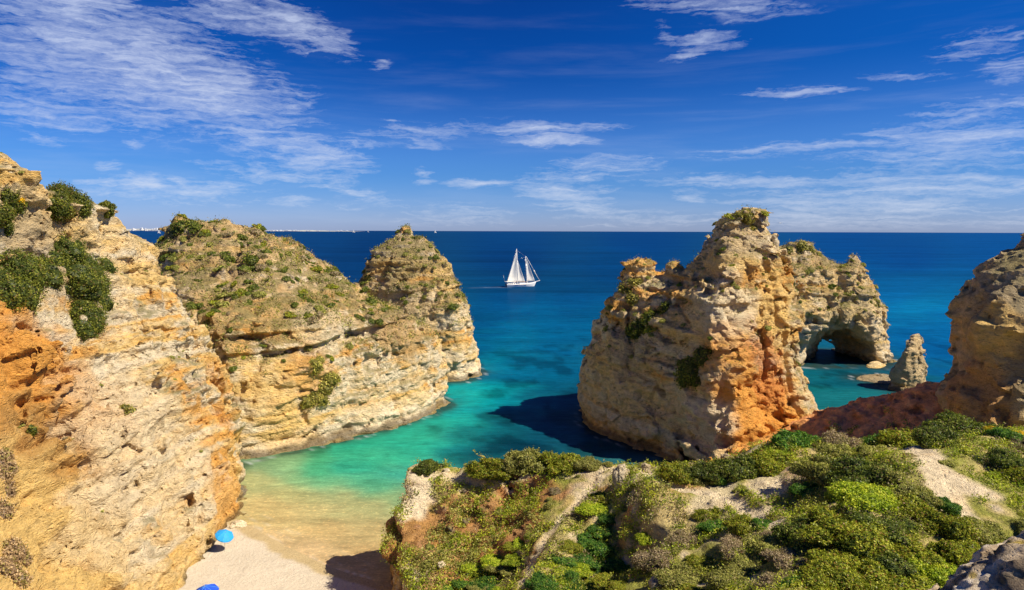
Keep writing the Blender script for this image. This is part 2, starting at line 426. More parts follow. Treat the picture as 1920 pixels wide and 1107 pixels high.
# --- the near cliff on the left
def cliff_left_local(d, x, y, z, nz):
    # the clay slope low on the left is smoother than the rock
    m = sstep(-3.5, -7.0, x + .10 * (z - 12) + 24 + .28 * (y - 46) * -1)
    return d
LV = [
 (0, [(-700, 20), (-300, 28), (0, 36), (180, 44), (320, 52), (372, 58.5), (455, 72.5), (470, 80), (466, 88), (430, 98), (200, 128), (-500, 128)]),
 (8, [(-700, 22), (-350, 31), (-60, 39), (120, 48), (250, 56), (320, 63), (425, 74), (455, 82), (450, 90), (400, 98), (200, 126), (-500, 126)]),
 (16, [(-700, 24), (-400, 35), (-120, 43), (60, 51), (170, 59), (270, 67), (375, 77), (426, 85), (415, 92), (350, 99), (150, 122), (-500, 122)]),
 (24, [(-700, 27), (-420, 39), (-160, 47), (0, 54.5), (95, 61), (185, 69), (285, 78), (345, 86), (335, 92), (260, 99), (100, 116), (-500, 116)]),
 (30, [(-700, 30), (-430, 42), (-200, 50), (-40, 57), (60, 63), (150, 70.5), (230, 78), (280, 84), (262, 90), (150, 98), (0, 106), (-500, 106)]),
 (34, [(-700, 33), (-430, 45), (-200, 53), (-50, 59), (60, 64.5), (150, 70), (212, 75), (190, 82), (50, 92), (-500, 95)]),
 (37.5, [(-700, 38), (-430, 48), (-200, 55), (-50, 59.5), (60, 63), (100, 65), (60, 70), (-50, 75), (-500, 82)]),
 (39.2, [(-500, 52), (-300, 54), (0, 61), (42, 63), (0, 66), (-300, 70)]),
]
spL = [(60, 650, 5, OCHRE, .8), (130, 760, 3.5, OCHRE, .9), (130, 880, 5, ORANGE, .75), (60, 820, 6, ORANGE, .8), (120, 980, 5, OCHRE, .9), (160, 1060, 4, OCHRE, .9), (40, 940, 5, OCHRE, .9), (20, 700, 7, ORANGE, .95), (80, 720, 5, ORANGE, .9), (100, 820, 5, OCHRE, .9), (90, 920, 5, OCHRE, .9), (410, 640, 2.5, OCHRE, .8), (430, 780, 2.5, ORANGE, .6), (450, 870, 4, OCHRE, .8), (430, 960, 4, OCHRE, .8), (330, 960, 3, OCHRE, .5), (200, 560, 3, PALE, .5), (120, 430, 3, OCHRE, .5), (60, 380, 3, OCHRE, .5), (40, 720, 9, ORANGE, .85), (70, 900, 9, np.array((.56, .30, .085)), .9), (120, 1000, 8, OCHRE, .9), (20, 1000, 9, OCHRE, .9), (60, 620, 5, ORANGE, .5),
       (440, 930, 6, ORANGE, .55), (420, 700, 4, ORANGE, .5), (130, 520, 5, GREY, .4), (60, 470, 4, GREY, .6),
       (300, 850, 10, PALE, .55), (230, 1000, 6, PALE, .4)]
clay_c = [spot(40, 720, 47, 9, None)[:4], spot(70, 900, 43, 9, None)[:4], spot(120, 1000, 44, 8, None)[:4], spot(20, 1000, 38, 9, None)[:4]]
def loc_left(d, x, y, z, nz):
    m = np.zeros_like(d)
    for (sx_, sy_, sz_, r) in clay_c: m = np.maximum(m, 1 - sstep(.6, 1.0, np.sqrt((x - sx_) ** 2 + (y - sy_) ** 2 + (z - sz_) ** 2) / r))
    sm = .9 * fbm(x / 6, y / 6, z / 12, 4, 1) + .12 * fbm(x / 1.2, y / 1.2, z / 1.2, 2, 2)
    return d * (1 - m) + (sm - .6) * m
o, *_ = build_rock('cliff', LV, ((-64, -20), (30, 100), (-1, 42)), .23,
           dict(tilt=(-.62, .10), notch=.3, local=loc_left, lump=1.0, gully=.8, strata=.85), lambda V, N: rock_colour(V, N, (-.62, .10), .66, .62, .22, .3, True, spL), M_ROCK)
struct(o, label='near cream and orange cliff filling the left side')

# --- the middle headland
HB = [(200, 100), (0, 150), (200, 158), (600, 149)]
LV = [
 (0, [(430, 92), (475, 93.5), (620, 100.5), (740, 110), (835, 121), (840, 126), (800, 134), (600, 150), (200, 160), (0, 150), (200, 105)]),
 (8, [(430, 94), (475, 95), (620, 102), (740, 111), (830, 121.5), (834, 127), (790, 133), (600, 149), (200, 158), (0, 150), (200, 105)]),
 (12.5, [(420, 95.5), (480, 97), (620, 103.5), (735, 112.5), (812, 121.5), (825, 127), (780, 133), (600, 148), (200, 157), (0, 150), (200, 106)]),
 (17, [(390, 98), (480, 99), (620, 105.5), (690, 112), (750, 121), (750, 131), (700, 136), (580, 147), (200, 156), (0, 150), (200, 107)]),
 (20, [(380, 103), (480, 105), (590, 110), (650, 118), (690, 127), (690, 132), (650, 138), (560, 145), (200, 154), (100, 140), (200, 110)]),
 (25, [(340, 110), (460, 112), (560, 118), (612, 127), (626, 133), (590, 138), (500, 143), (220, 150), (220, 125)]),
 (29, [(300, 117), (420, 118), (500, 121), (552, 127), (562, 132), (500, 136), (310, 140), (286, 130)]),
 (32, [(310, 121), (420, 121.5), (478, 124), (492, 127), (440, 131), (310, 132)]),
 (33, [(325, 123), (420, 123.5), (430, 126), (330, 128)]),
]
spM = [(520, 730, 6, OCHRE, .7), (600, 710, 5, ORANGE, .5), (560, 800, 6, OCHRE, .5), (770, 620, 6, SOIL, .8), (390, 640, 5, SOIL, .6),
       (700, 800, 7, PALE, .5), (620, 600, 6, PALE, .4), (430, 830, 4, GREY, .4)]
o, *_ = build_rock('cliff', LV, ((-86, -8), (89, 152), (-1, 36)), .28,
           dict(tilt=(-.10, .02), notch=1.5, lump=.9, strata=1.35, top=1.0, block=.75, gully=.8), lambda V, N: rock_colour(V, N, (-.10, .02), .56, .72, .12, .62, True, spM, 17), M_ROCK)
struct(o, label='middle headland cliff with banded cream face and scrubby top')

# --- the pointed stack behind the headland
LV = [
 (0, [(740, 150), (800, 145), (835, 143), (872, 143.5), (895, 148), (902, 154), (880, 164), (800, 168), (740, 162)]),
 (6, [(720, 151), (800, 146), (835, 144), (870, 145), (888, 149), (894, 155), (870, 164), (790, 168), (720, 162)]),
 (14, [(690, 151), (760, 147), (830, 146), (868, 148), (881, 154), (860, 163), (770, 167), (680, 160)]),
 (19, [(668, 152), (740, 149), (820, 148.5), (858, 151), (869, 156), (840, 163), (740, 165), (664, 157)]),
 (23, [(684, 153), (750, 151), (820, 151), (848, 153.5), (855, 158), (820, 162), (740, 163), (678, 157.5)]),
 (27, [(702, 153.5), (750, 152.5), (805, 153), (832, 157), (805, 161), (730, 161.5), (698, 158)]),
 (30, [(718, 155), (760, 154), (800, 156.5), (790, 160.5), (735, 160.5)]),
 (32.6, [(742, 157), (757, 156.3), (770, 158), (755, 159.5)]),
]
o, *_ = build_rock('sea_stack', LV, ((-46, -2), (140, 172), (-1, 34)), .36,
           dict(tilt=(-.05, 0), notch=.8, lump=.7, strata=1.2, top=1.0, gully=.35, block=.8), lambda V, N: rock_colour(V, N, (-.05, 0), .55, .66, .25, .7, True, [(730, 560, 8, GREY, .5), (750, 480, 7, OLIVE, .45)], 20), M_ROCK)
tag(o, 'pointed cone shaped rock stack behind the end of the middle headland', 'sea stack')

# --- the great stack right of centre
LV = [
 (0, [(1325, 86), (1240, 95), (1170, 101), (1110, 107.5), (1090, 113), (1094, 122), (1150, 130), (1300, 134), (1450, 128), (1530, 115), (1585, 98), (1520, 85), (1420, 81)]),
 (5, [(1326, 87), (1240, 96), (1165, 101.5), (1105, 108), (1084, 113), (1088, 122), (1150, 129), (1300, 133), (1440, 126), (1515, 112), (1545, 99), (1475, 87), (1400, 84)]),
 (12, [(1328, 88.5), (1250, 96.5), (1170, 102), (1110, 108), (1091, 113), (1100, 121), (1160, 128), (1300, 132), (1430, 124), (1480, 112), (1494, 101), (1445, 91), (1390, 87.5)]),
 (18, [(1335, 90), (1270, 97), (1195, 103), (1140, 108), (1122, 113), (1130, 119), (1180, 125), (1300, 129), (1420, 122), (1478, 112), (1494, 103), (1445, 94), (1390, 90)]),
 (22.5, [(1345, 92.5), (1290, 99), (1225, 104), (1170, 108.5), (1156, 113), (1165, 117), (1210, 121), (1300, 124), (1410, 119), (1490, 111), (1504, 104), (1450, 97), (1395, 93)]),
 (24.3, [[(1348, 93.5), (1295, 100), (1270, 104), (1278, 112), (1300, 119), (1400, 117), (1480, 110.5), (1494, 104.5), (1445, 98), (1395, 94.5)], [(1166, 109.5), (1235, 106.5), (1300, 104), (1310, 112), (1240, 116), (1200, 118), (1163, 114)]]),
 (25.6, [[(1350, 94.5), (1300, 101), (1280, 105), (1290, 112), (1305, 118), (1400, 116), (1472, 110), (1488, 105), (1442, 98.5), (1395, 95)], [(1170, 109), (1234, 107.5), (1238, 113), (1200, 117), (1168, 114)], [(1242, 106.5), (1290, 104.5), (1290, 112), (1244, 113)]]),
 (26.8, [[(1352, 95), (1303, 101), (1286, 105), (1292, 110), (1305, 117), (1400, 116), (1468, 110), (1484, 105), (1440, 99), (1395, 95.5)], [(1176, 109.5), (1230, 108), (1234, 113), (1200, 116), (1172, 113)], [(1250, 107), (1280, 106), (1284, 112), (1252, 113)]]),
 (30, [(1358, 97), (1325, 102), (1312, 107), (1330, 113), (1400, 113), (1455, 108), (1464, 105), (1430, 100), (1395, 97.5)]),
 (33, [(1365, 98.5), (1338, 103), (1335, 107), (1350, 111), (1400, 111), (1438, 107), (1442, 104), (1420, 101), (1395, 99.5)]),
 (34.6, [(1372, 101), (1348, 104), (1350, 107), (1370, 109), (1400, 109), (1432, 106), (1425, 103)]),
]
spR = [(1420, 740, 7.5, ORANGE, .95), (1380, 650, 5, ORANGE, .7), (1470, 790, 8, ORANGE, .95), (1470, 620, 6, OCHRE, .9), (1440, 680, 6, RED, .55),
       (1480, 540, 5, OCHRE, .8), (1150, 690, 9, OCHRE, .5), (1340, 470, 6, OCHRE, .4), (1380, 560, 6, PALE, .6), (1395, 430, 5, GREY, .5),
       (1320, 790, 4, PALE, .8), (1180, 620, 6, GREY, .5), (1270, 600, 5, OCHRE, .5)]
o, *_ = build_rock('sea_stack', LV, ((5, 58), (77, 136), (-1, 37)), .26,
           dict(tilt=(.03, -.03), notch=.9, lump=.95, gully=1.1, block=1.25, strata=.6, top=.5, local=lambda d, x, y, z, nz: d * (1 - .5 * sstep(21, 15, x + .3 * (y - 100)) * sstep(20, 15, z))), lambda V, N: rock_colour(V, N, (.03, -.03), .56, .55, .40, .55, True, spR), M_ROCK)
tag(o, 'tallest craggy ochre and orange rock stack right of centre, beside the cove mouth', 'sea stack')

# --- the arch
LV = [
 (0, [(1400, 166), (1480, 160.5), (1560, 160), (1640, 161), (1672, 166), (1665, 176), (1560, 186), (1400, 186)]),
 (8, [(1400, 165), (1480, 160), (1560, 160), (1640, 161.5), (1666, 167), (1660, 176), (1560, 185), (1400, 185)]),
 (13.8, [(1400, 164), (1480, 160), (1560, 160.5), (1640, 162), (1667, 167), (1655, 175), (1560, 183), (1400, 183)]),
 (17, [(1400, 165), (1480, 161.5), (1560, 162), (1635, 163), (1652, 167), (1640, 174), (1560, 180), (1400, 182)]),
 (23, [(1400, 167), (1480, 164), (1560, 165), (1610, 166), (1624, 168), (1610, 173), (1540, 178), (1400, 180)]),
 (25, [[(1400, 168), (1480, 166), (1540, 166.5), (1566, 168), (1560, 172), (1520, 176), (1400, 178)], [(1584, 167), (1612, 167.5), (1614, 170), (1586, 171)]]),
 (26.3, [[(1440, 168), (1500, 167), (1535, 168), (1550, 170), (1520, 174), (1440, 176)], [(1585, 168), (1611, 168), (1612, 170), (1587, 170)]]),
 (29, [(1470, 169), (1520, 169), (1528, 171), (1500, 173)]),
]
def arch_cut(f, xs, ys, zs):
    X, Y, Z = np.meshgrid(xs.astype(np.float32), ys.astype(np.float32), zs.astype(np.float32), indexing='ij')
    t = np.clip((Y - 156) / 32, 0, 1) ** .8
    cx = 76.6 + 9.7 * t; rx = 11.6 - 10.1 * t; rz = 13.2 - 11.8 * t
    q = np.sqrt(((X - cx) / rx) ** 2 + (np.maximum(Z, 0) / rz) ** 2)
    return np.maximum(f, (1 - q) * np.minimum(rx, rz))
o, *_ = build_rock('rock_arch', LV, ((56, 104), (154, 190), (-1, 31)), .38,
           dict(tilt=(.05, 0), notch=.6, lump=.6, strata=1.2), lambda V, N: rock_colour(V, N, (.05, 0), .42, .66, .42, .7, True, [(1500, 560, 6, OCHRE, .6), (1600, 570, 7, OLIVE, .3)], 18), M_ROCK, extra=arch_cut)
tag(o, 'pale rock arch with a dark cave opening behind the great stack', 'rock arch')

LV = [(0, [(1664, 138), (1690, 134), (1735, 135), (1741, 141), (1710, 145), (1670, 143)]),
      (4, [(1670, 138), (1692, 134.5), (1735, 135), (1741, 140.5), (1712, 144.5), (1676, 142.5)]),
      (7, [(1688, 138), (1700, 135), (1735, 135.5), (1738, 140.5), (1712, 143)]),
      (9.5, [(1701, 138), (1710, 136), (1732, 136.5), (1735, 140), (1712, 141)]),
      (11.2, [(1706, 138), (1718, 137), (1731, 138), (1728, 140), (1712, 140)])]
o, *_ = build_rock('sea_stack', LV, ((70, 92), (128, 150), (-1, 13)), .26, dict(notch=.2, lump=.5, amp=.8, scale=1.7),
           lambda V, N: rock_colour(V, N, (.1, 0), .35, .55, .7, .2, True) * .85, M_ROCK)
tag(o, 'small leaning pillar of pale rock standing in water right of the arch', 'sea stack')
LV = [(0, [(1600, 147), (1625, 144.5), (1668, 142), (1690, 147), (1660, 152), (1615, 151)]), (.75, [(1610, 147.5), (1640, 146), (1670, 146), (1672, 148), (1640, 149)])]
o, *_ = build_rock('reef', LV, ((66, 90), (138, 156), (-1, 2.5)), .25, dict(lump=.12, amp=.42, gully=.2),
           lambda V, N: rock_colour(V, N, (0, 0), .4, .5, .8, 0, False) * .62, M_ROCK)
tag(o, 'low flat dark reef lying in the water left of the small pillar', 'reef')
LV = [(0, [(1618, 161), (1640, 158), (1662, 160), (1665, 164), (1630, 166)]), (.9, [(1628, 161.5), (1645, 160), (1655, 161.5), (1640, 164)])]
o, *_ = build_rock('reef', LV, ((76, 94), (154, 170), (-1, 2.5)), .3, dict(lump=.12, amp=.35, gully=.2),
           lambda V, N: rock_colour(V, N, (0, 0), .6, .6, .4, 0, False), M_ROCK)
tag(o, 'thin pale ledge at the waterline under the right leg of the arch', 'reef')

# --- the cliff at the right edge
LV = [
 (0, [(1735, 75), (1800, 62), (1900, 57), (2600, 55), (2600, 110), (1850, 100), (1750, 85)]),
 (15, [(1765, 75), (1800, 65), (1900, 60), (2600, 57), (2600, 108), (1850, 96), (1770, 83)]),
 (18, [(1779, 75), (1810, 66), (1905, 61), (2600, 58), (2600, 106), (1850, 94), (1782, 82)]),
 (22.6, [(1796, 75), (1825, 67), (1915, 62), (2600, 59), (2600, 105), (1860, 92), (1798, 81)]),
 (25.5, [(1812, 75), (1840, 68), (1925, 64), (2600, 60), (2600, 104), (1870, 90), (1814, 80)]),
 (28.3, [(1842, 74.5), (1865, 70), (1940, 66), (2600, 62), (2600, 102), (1890, 88), (1844, 79)]),
 (30.8, [(1884, 74.5), (1900, 72), (1960, 69), (2600, 64), (2600, 98), (1920, 85), (1888, 78)]),
 (33, [(1926, 74.5), (1990, 71), (2600, 67), (2600, 95), (1960, 82)]),
 (37, [(1990, 75), (2060, 73), (2600, 70), (2600, 92), (2040, 81)]),
]
o, *_ = build_rock('cliff', LV, ((42, 112), (52, 110), (-1, 40)), .36, dict(tilt=(.05, 0), lump=1.0, gully=1.0),
           lambda V, N: rock_colour(V, N, (.05, 0), .50, .2, .85, .7, False, [(1860, 560, 5, GREY * .7, .7), (1880, 680, 5, GREY * .6, .7), (1820, 520, 3, GREY * .7, .5), (1850, 620, 3.5, OCHRE, .9), (1800, 740, 5, OCHRE, .7), (1790, 730, 5, RED, .4)]), M_ROCK)
struct(o, label='brown shaded cliff at the right edge of the view')

# ------------------------------------------------------------------ sea, beach, foreground ground
def lin(c):
    c = np.asarray(c, float) / 255.0
    return np.where(c <= .04045, c / 12.92, ((c + .055) / 1.055) ** 2.4)
SEA = [  # column, row, seen colour (sRGB), the point itself lies on the water plane
 (420, 1000, (222, 190, 125)), (480, 1010, (226, 196, 132)), (560, 1040, (228, 198, 135)), (620, 1060, (226, 195, 130)), (700, 1040, (212, 180, 112)), (780, 1060, (205, 175, 110)),
 (500, 960, (214, 192, 118)), (600, 990, (216, 188, 116)), (700, 990, (205, 184, 115)), (480, 900, (192, 190, 118)), (560, 930, (196, 192, 118)), (660, 950, (188, 188, 118)), (730, 940, (150, 186, 118)),
 (490, 872, (140, 186, 125)), (560, 890, (138, 190, 122)), (640, 900, (112, 188, 125)), (720, 900, (82, 184, 128)), (620, 862, (66, 176, 118)), (700, 860, (48, 178, 132)), (700, 830, (36, 168, 130)), (770, 860, (58, 184, 140)),
 (760, 820, (42, 180, 146)), (830, 800, (44, 188, 160)), (860, 755, (26, 178, 165)), (900, 745, (10, 172, 166)), (840, 725, (16, 168, 164)), (890, 725, (6, 160, 160)), (930, 735, (0, 128, 146)), (880, 790, (34, 186, 166)), (800, 780, (38, 180, 152)),
 (800, 870, (66, 182, 148)), (840, 850, (30, 140, 128)), (860, 840, (14, 104, 108)), (900, 860, (10, 84, 92)), (890, 810, (14, 110, 116)), (940, 820, (4, 70, 88)), (960, 780, (2, 74, 98)), (930, 770, (8, 130, 142)), (1000, 830, (0, 58, 84)), (1060, 790, (0, 60, 92)),
 (940, 700, (0, 108, 138)), (1000, 700, (0, 96, 130)), (1060, 700, (0, 88, 124)), (910, 650, (0, 84, 122)), (960, 640, (2, 108, 142)), (1040, 630, (0, 92, 134)), (900, 600, (0, 78, 124)), (1000, 590, (0, 98, 144)), (960, 560, (0, 78, 132)), (1080, 560, (0, 80, 132)),
 (1000, 740, (0, 66, 100)), (1120, 760, (0, 56, 90)),
 (270, 445, (0, 74, 138)), (200, 470, (0, 70, 132)), (100, 500, (0, 66, 124)), (600, 450, (0, 72, 134)), (640, 500, (0, 66, 124)), (960, 480, (0, 66, 128)), (960, 442, (0, 76, 140)), (1200, 450, (0, 74, 142)), (1150, 500, (0, 78, 138)), (700, 470, (0, 62, 122)),
 (1100, 600, (0, 88, 132)), (1600, 445, (0, 84, 158)), (1700, 480, (0, 84, 158)), (1850, 450, (0, 92, 166)), (1700, 540, (4, 110, 172)), (1730, 575, (6, 126, 172)), (1760, 600, (4, 110, 166)), (1720, 640, (0, 100, 158)), (1560, 690, (8, 92, 108)), (1540, 735, (20, 116, 116)), (1620, 745, (26, 118, 122)), (1580, 715, (10, 92, 108)), (1650, 700, (6, 82, 100)), (1750, 660, (0, 92, 150)),
]
SHORE = [W(px, py) for px, py in ((300, 930), (380, 945), (440, 975), (500, 1003), (560, 1040), (620, 1064), (680, 1082), (760, 1110), (900, 1160))]
SP_ = [(p.x, p.y) for p in SHORE]
def sea_colour(x, y):
    D = np.maximum(y, 5); u = x / (D * CP + H * SP) * F / 260.0; v = (H / D) * 9.0
    wx = fbm(x / 9, y / 9, x * 0, 3, 2) * .22; wy = fbm(x / 9, y / 9, x * 0 + 5, 3, 4) * .22
    near = sstep(400, 120, D)
    u = u + wx * near; v = v + wy * near
    num = np.zeros((len(x), 3)); den = np.zeros(len(x))
    for (px, py, c) in SEA:
        cu = (px - CX) / 260.0; cv = tn(py) * 9.0
        wgt = 1.0 / (((u - cu) ** 2 + (v - cv) ** 2) ** 1.6 + .0015)
        num += wgt[:, None] * lin(c); den += wgt
    c = num / den[:, None]
    c = c * (1 + np.array((-.04, -.09, .05)) * sstep(100, 84, y)[:, None])
    # weed and rock on the bottom of the cove, banks and wind lanes further out
    g = sstep(.1, .55, fbm(x / 5, y / 9, x * 0 + 3, 4, 12)) * sstep(88, 100, y) * sstep(260, 140, y)
    c = c * (1 - .45 * g)[:, None]
    lane = fbm(x / 70, y / 16, x * 0, 4, 33); lane2 = fbm(x / 400, y / 60, x * 0, 4, 35)
    k = sstep(120, 170, y)
    c = c * (1 + .22 * (k * lane) + .14 * k * lane2)[:, None]
    bank = np.exp(-(((x - 120) / 70) ** 2 + ((y - 285) / 26) ** 2)) + np.exp(-(((x - 8) / 30) ** 2 + ((y - 215) / 12) ** 2)) * .8 + np.exp(-(((x - 30) / 20) ** 2 + ((y - 240) / 10) ** 2)) * .5
    bank = bank * (.6 + .8 * vnoise(x / 12, y / 5, x * 0, 3))
    sd = poly_sdf(np.array([(-60, 85), (-40, 76)] + SP_[1:] + [(25, 48), (30, 0), (-60, 0)]), x, y) - .5 * fbm(x / 4, y / 4, x * 0, 3, 3)
    for off_, wd_, k_ in ((.15, .16, .5), (1.3, .12, .22), (2.6, .18, .12)):
        fo = np.exp(-((sd - off_ - .35 * vnoise(x / 2.2, y / 2.2, x * 0, 51)) / wd_) ** 2) * sstep(-.3, .4, vnoise(x / 1.5, y / 1.5, x * 0, 52))
        c = c + (np.array((.85, .80, .68)) - c) * (k_ * fo)[:, None]
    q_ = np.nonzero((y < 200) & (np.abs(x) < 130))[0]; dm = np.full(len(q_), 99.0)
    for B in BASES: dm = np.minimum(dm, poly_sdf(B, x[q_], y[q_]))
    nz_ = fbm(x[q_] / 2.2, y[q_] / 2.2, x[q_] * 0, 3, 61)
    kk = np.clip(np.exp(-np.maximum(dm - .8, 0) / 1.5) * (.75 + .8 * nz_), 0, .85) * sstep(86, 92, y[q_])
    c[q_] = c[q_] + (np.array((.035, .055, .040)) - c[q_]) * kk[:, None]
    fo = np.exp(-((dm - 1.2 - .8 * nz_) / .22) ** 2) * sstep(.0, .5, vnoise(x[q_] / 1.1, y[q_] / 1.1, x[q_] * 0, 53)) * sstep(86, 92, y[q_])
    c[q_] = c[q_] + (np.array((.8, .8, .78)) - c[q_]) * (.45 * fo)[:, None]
    st_ = W(946, 539)
    wk = np.exp(-((y - st_.y - .25 * (x - st_.x)) / 3.5) ** 2) * sstep(-26, -4, x - st_.x) * (x < st_.x + 4) * (.4 + .6 * sstep(-.3, .5, vnoise(x / 3, y / 3, x * 0, 9)))
    c = c + (np.array((.6, .7, .75)) - c) * (.35 * wk)[:, None]
    c = c + np.clip(bank, 0, 1)[:, None] * lin((0, 125, 165)) * .35
    return c
EXPO = 2 ** sc.view_settings.exposure
def polar(a0, a1, na, r0, r1, nr):
    A = np.radians(np.linspace(a0, a1, na)); R = np.geomspace(r0, r1, nr)
    AA, RR = np.meshgrid(A, R, indexing='ij')
    V = np.stack([RR * np.sin(AA), RR * np.cos(AA), np.zeros_like(RR)], -1).reshape(-1, 3)
    i = np.arange(na - 1)[:, None] * nr + np.arange(nr - 1)[None]
    Q = np.stack([i, i + 1, i + nr + 1, i + nr], -1).reshape(-1, 4)[:, ::-1]
    return V, Q
V, Q = polar(-62, 62, 420, 40, 120000, 900)
N_ = np.cross(V[Q[0, 1]] - V[Q[0, 0]], V[Q[0, 2]] - V[Q[0, 0]])
if N_[2] < 0: Q = Q[:, ::-1]
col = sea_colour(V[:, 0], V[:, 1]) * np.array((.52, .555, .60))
m = bpy.data.materials.new('sea_water'); m.use_nodes = True; t = NT(m.node_tree)
pos = t.n('ShaderNodeNewGeometry').outputs['Position']
pc = t.n('ShaderNodeVertexColor', layer_name='Col').outputs[0]
d_ = t.n('ShaderNodeVectorMath', operation='LENGTH', i_0=pos).outputs[1]
w1 = t.noise(t.mapping(pos, scale=(.35, .8, 1)), 1.0, 6, .65, .3)
w2 = t.noise(t.mapping(pos, scale=(2.6, 3.4, 1)), 1.0, 5, .6, .4)
w5 = t.noise(t.mapping(pos, rot=(0, 0, .35), scale=(.55, 1.5, 1)), 1.0, 5, .75, .6)
w3 = t.noise(t.mapping(pos, scale=(.02, .075, 1)), 1.0, 7, .72, .3)
w4 = t.noise(t.mapping(pos, scale=(.10, .35, 1)), 1.0, 7, .72, .3)
far = t.mr(d_, 90.0, 500.0)
tex = t.math('ADD', t.math('MULTIPLY', w1, t.mr(d_, 500.0, 90.0, .15, .55)), t.math('ADD', t.math('MULTIPLY', w4, .62), t.math('MULTIPLY', w3, .22)))
val = t.mr(tex, .38, .82, .62, 1.42, False)
cc = t.mix(1.0, pc, t.n('ShaderNodeCombineColor', i_0=val, i_1=val, i_2=val).outputs[0], 'MULTIPLY')
caustic = t.n('ShaderNodeTexVoronoi', feature='DISTANCE_TO_EDGE', i_Vector=t.n('ShaderNodeVectorMath', operation='ADD', i_0=t.mapping(pos, scale=(.9, 1.1, 0)),
          i_1=t.n('ShaderNodeVectorMath', operation='SCALE', i_0=t.n('ShaderNodeTexNoise', i_Vector=pos, i_Scale=.8).outputs[1], i_3=1.6).outputs[0]).outputs[0], i_Scale=1.0).outputs[0]
cc = t.mix(t.math('MULTIPLY', t.mr(caustic, .10, .0), t.mr(d_, 125.0, 80.0, 0, .35)), cc, t.mix(1.0, cc, (1.45, 1.3, 1.25, 1), 'MULTIPLY'))  # caustic ripples of light painted into the shallow water colour
v5 = t.math('ADD', 1.0, t.math('MULTIPLY', t.math('SUBTRACT', w5, .5), t.mr(d_, 60.0, 450.0, 1.0, .5)))
cc = t.mix(1.0, cc, t.n('ShaderNodeCombineColor', i_0=v5, i_1=v5, i_2=v5).outputs[0], 'MULTIPLY')
glint = t.math('MULTIPLY', t.mr(w2, .54, .64), t.mr(d_, 120.0, 80.0, 0, .6))
cc = t.mix(glint, cc, t.mix(1.0, cc, (1.7, 1.5, 1.35, 1), 'MULTIPLY'))  # sun sparkle painted as brighter flecks on the near water
hh = t.math('ADD', t.math('MULTIPLY', w1, .8), t.math('MULTIPLY', w2, t.mr(d_, 350.0, 60.0, .0, .12)))
hh = t.math('ADD', hh, t.math('MULTIPLY', w4, 1.6))
bp = t.n('ShaderNodeBump', i_Strength=.55, i_Distance=.45, i_Height=hh)
dif = t.n('ShaderNodeBsdfDiffuse', i_Color=cc)
glo = t.n('ShaderNodeBsdfGlossy', i_Color=(.45, .75, 1, 1), i_Roughness=.22, i_Normal=bp.outputs[0])
fr = t.math('POWER', t.n('ShaderNodeLayerWeight', i_Blend=.5, i_Normal=bp.outputs[0]).outputs[1], 4.0)
fac = t.math('ADD', .012, t.math('MULTIPLY', fr, .065))
mx = t.n('ShaderNodeMixShader', i_0=fac, i_1=dif.outputs[0], i_2=glo.outputs[0])
t.n('ShaderNodeOutputMaterial', i_Surface=mx.outputs[0])
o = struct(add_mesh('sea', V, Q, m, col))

# beach: a gently rising sheet whose zero line is the shore
SHORE = [W(px, py) for px, py in ((300, 930), (380, 945), (440, 975), (500, 1003), (560, 1040), (620, 1064), (680, 1082), (760, 1110), (900, 1160))]
bx = np.linspace(-40, 22, 250); by = np.linspace(22, 84, 250)
BX, BY = np.meshgrid(bx, by, indexing='ij')
SP_ = [(p.x, p.y) for p in SHORE]
sd = poly_sdf(np.array([(-60, 85)] + [(-40, 76)] + SP_[1:] + [(25, 48), (30, 0), (-60, 0)]), BX, BY)
sd = -sd + .5 * fbm(BX / 4, BY / 4, BX * 0, 3, 3)
hz = np.where(sd > 0, .16 * sd / (1 + .09 * np.maximum(sd, 0)), .12 * sd) + .035 * fbm(BX / .8, BY / .8, BX * 0, 3, 8) * sstep(1.5, 4, sd)
Vb = np.stack([BX, BY, hz], -1).reshape(-1, 3)
i = np.arange(249)[:, None] * 250 + np.arange(249)[None]
Qb = np.stack([i, i + 250, i + 251, i + 1], -1).reshape(-1, 4)
sdf_ = sd.ravel() + .5 * fbm(BX / 2.5, BY / 2.5, BX * 0, 3, 13).ravel()
cb = np.tile(np.array((.60, .515, .39)), (len(Vb), 1)).astype(np.float32)
cb = mixc(cb, (.47, .36, .19), 1 - sstep(1.2, 2.0, sdf_))
cb *= (1 + .07 * fbm(BX / 1.5, BY / 1.5, BX * 0, 4, 5).ravel())[:, None]
m = bpy.data.materials.new('beach_sand'); m.use_nodes = True; t = NT(m.node_tree)
pos = t.n('ShaderNodeNewGeometry').outputs['Position']; pc = t.n('ShaderNodeVertexColor', layer_name='Col').outputs[0]
n1 = t.noise(pos, 4.0, 6, .65); n2 = t.noise(pos, 1.1, 4, .6)
v_ = t.mr(n1, .3, .7, .93, 1.05, False)
cc = t.mix(1.0, pc, t.n('ShaderNodeCombineColor', i_0=v_, i_1=v_, i_2=v_).outputs[0], 'MULTIPLY')
bp = t.n('ShaderNodeBump', i_Strength=.8, i_Distance=.22, i_Height=t.math('ADD', n1, n2))
b = t.n('ShaderNodeBsdfPrincipled', i_Base_Color=cc, i_Roughness=.95, i_Normal=bp.outputs[0]); b.inputs['Specular IOR Level'].default_value = .1
t.n('ShaderNodeOutputMaterial', i_Surface=b.outputs[0])
struct(add_mesh('beach', Vb, Qb, m, cb))

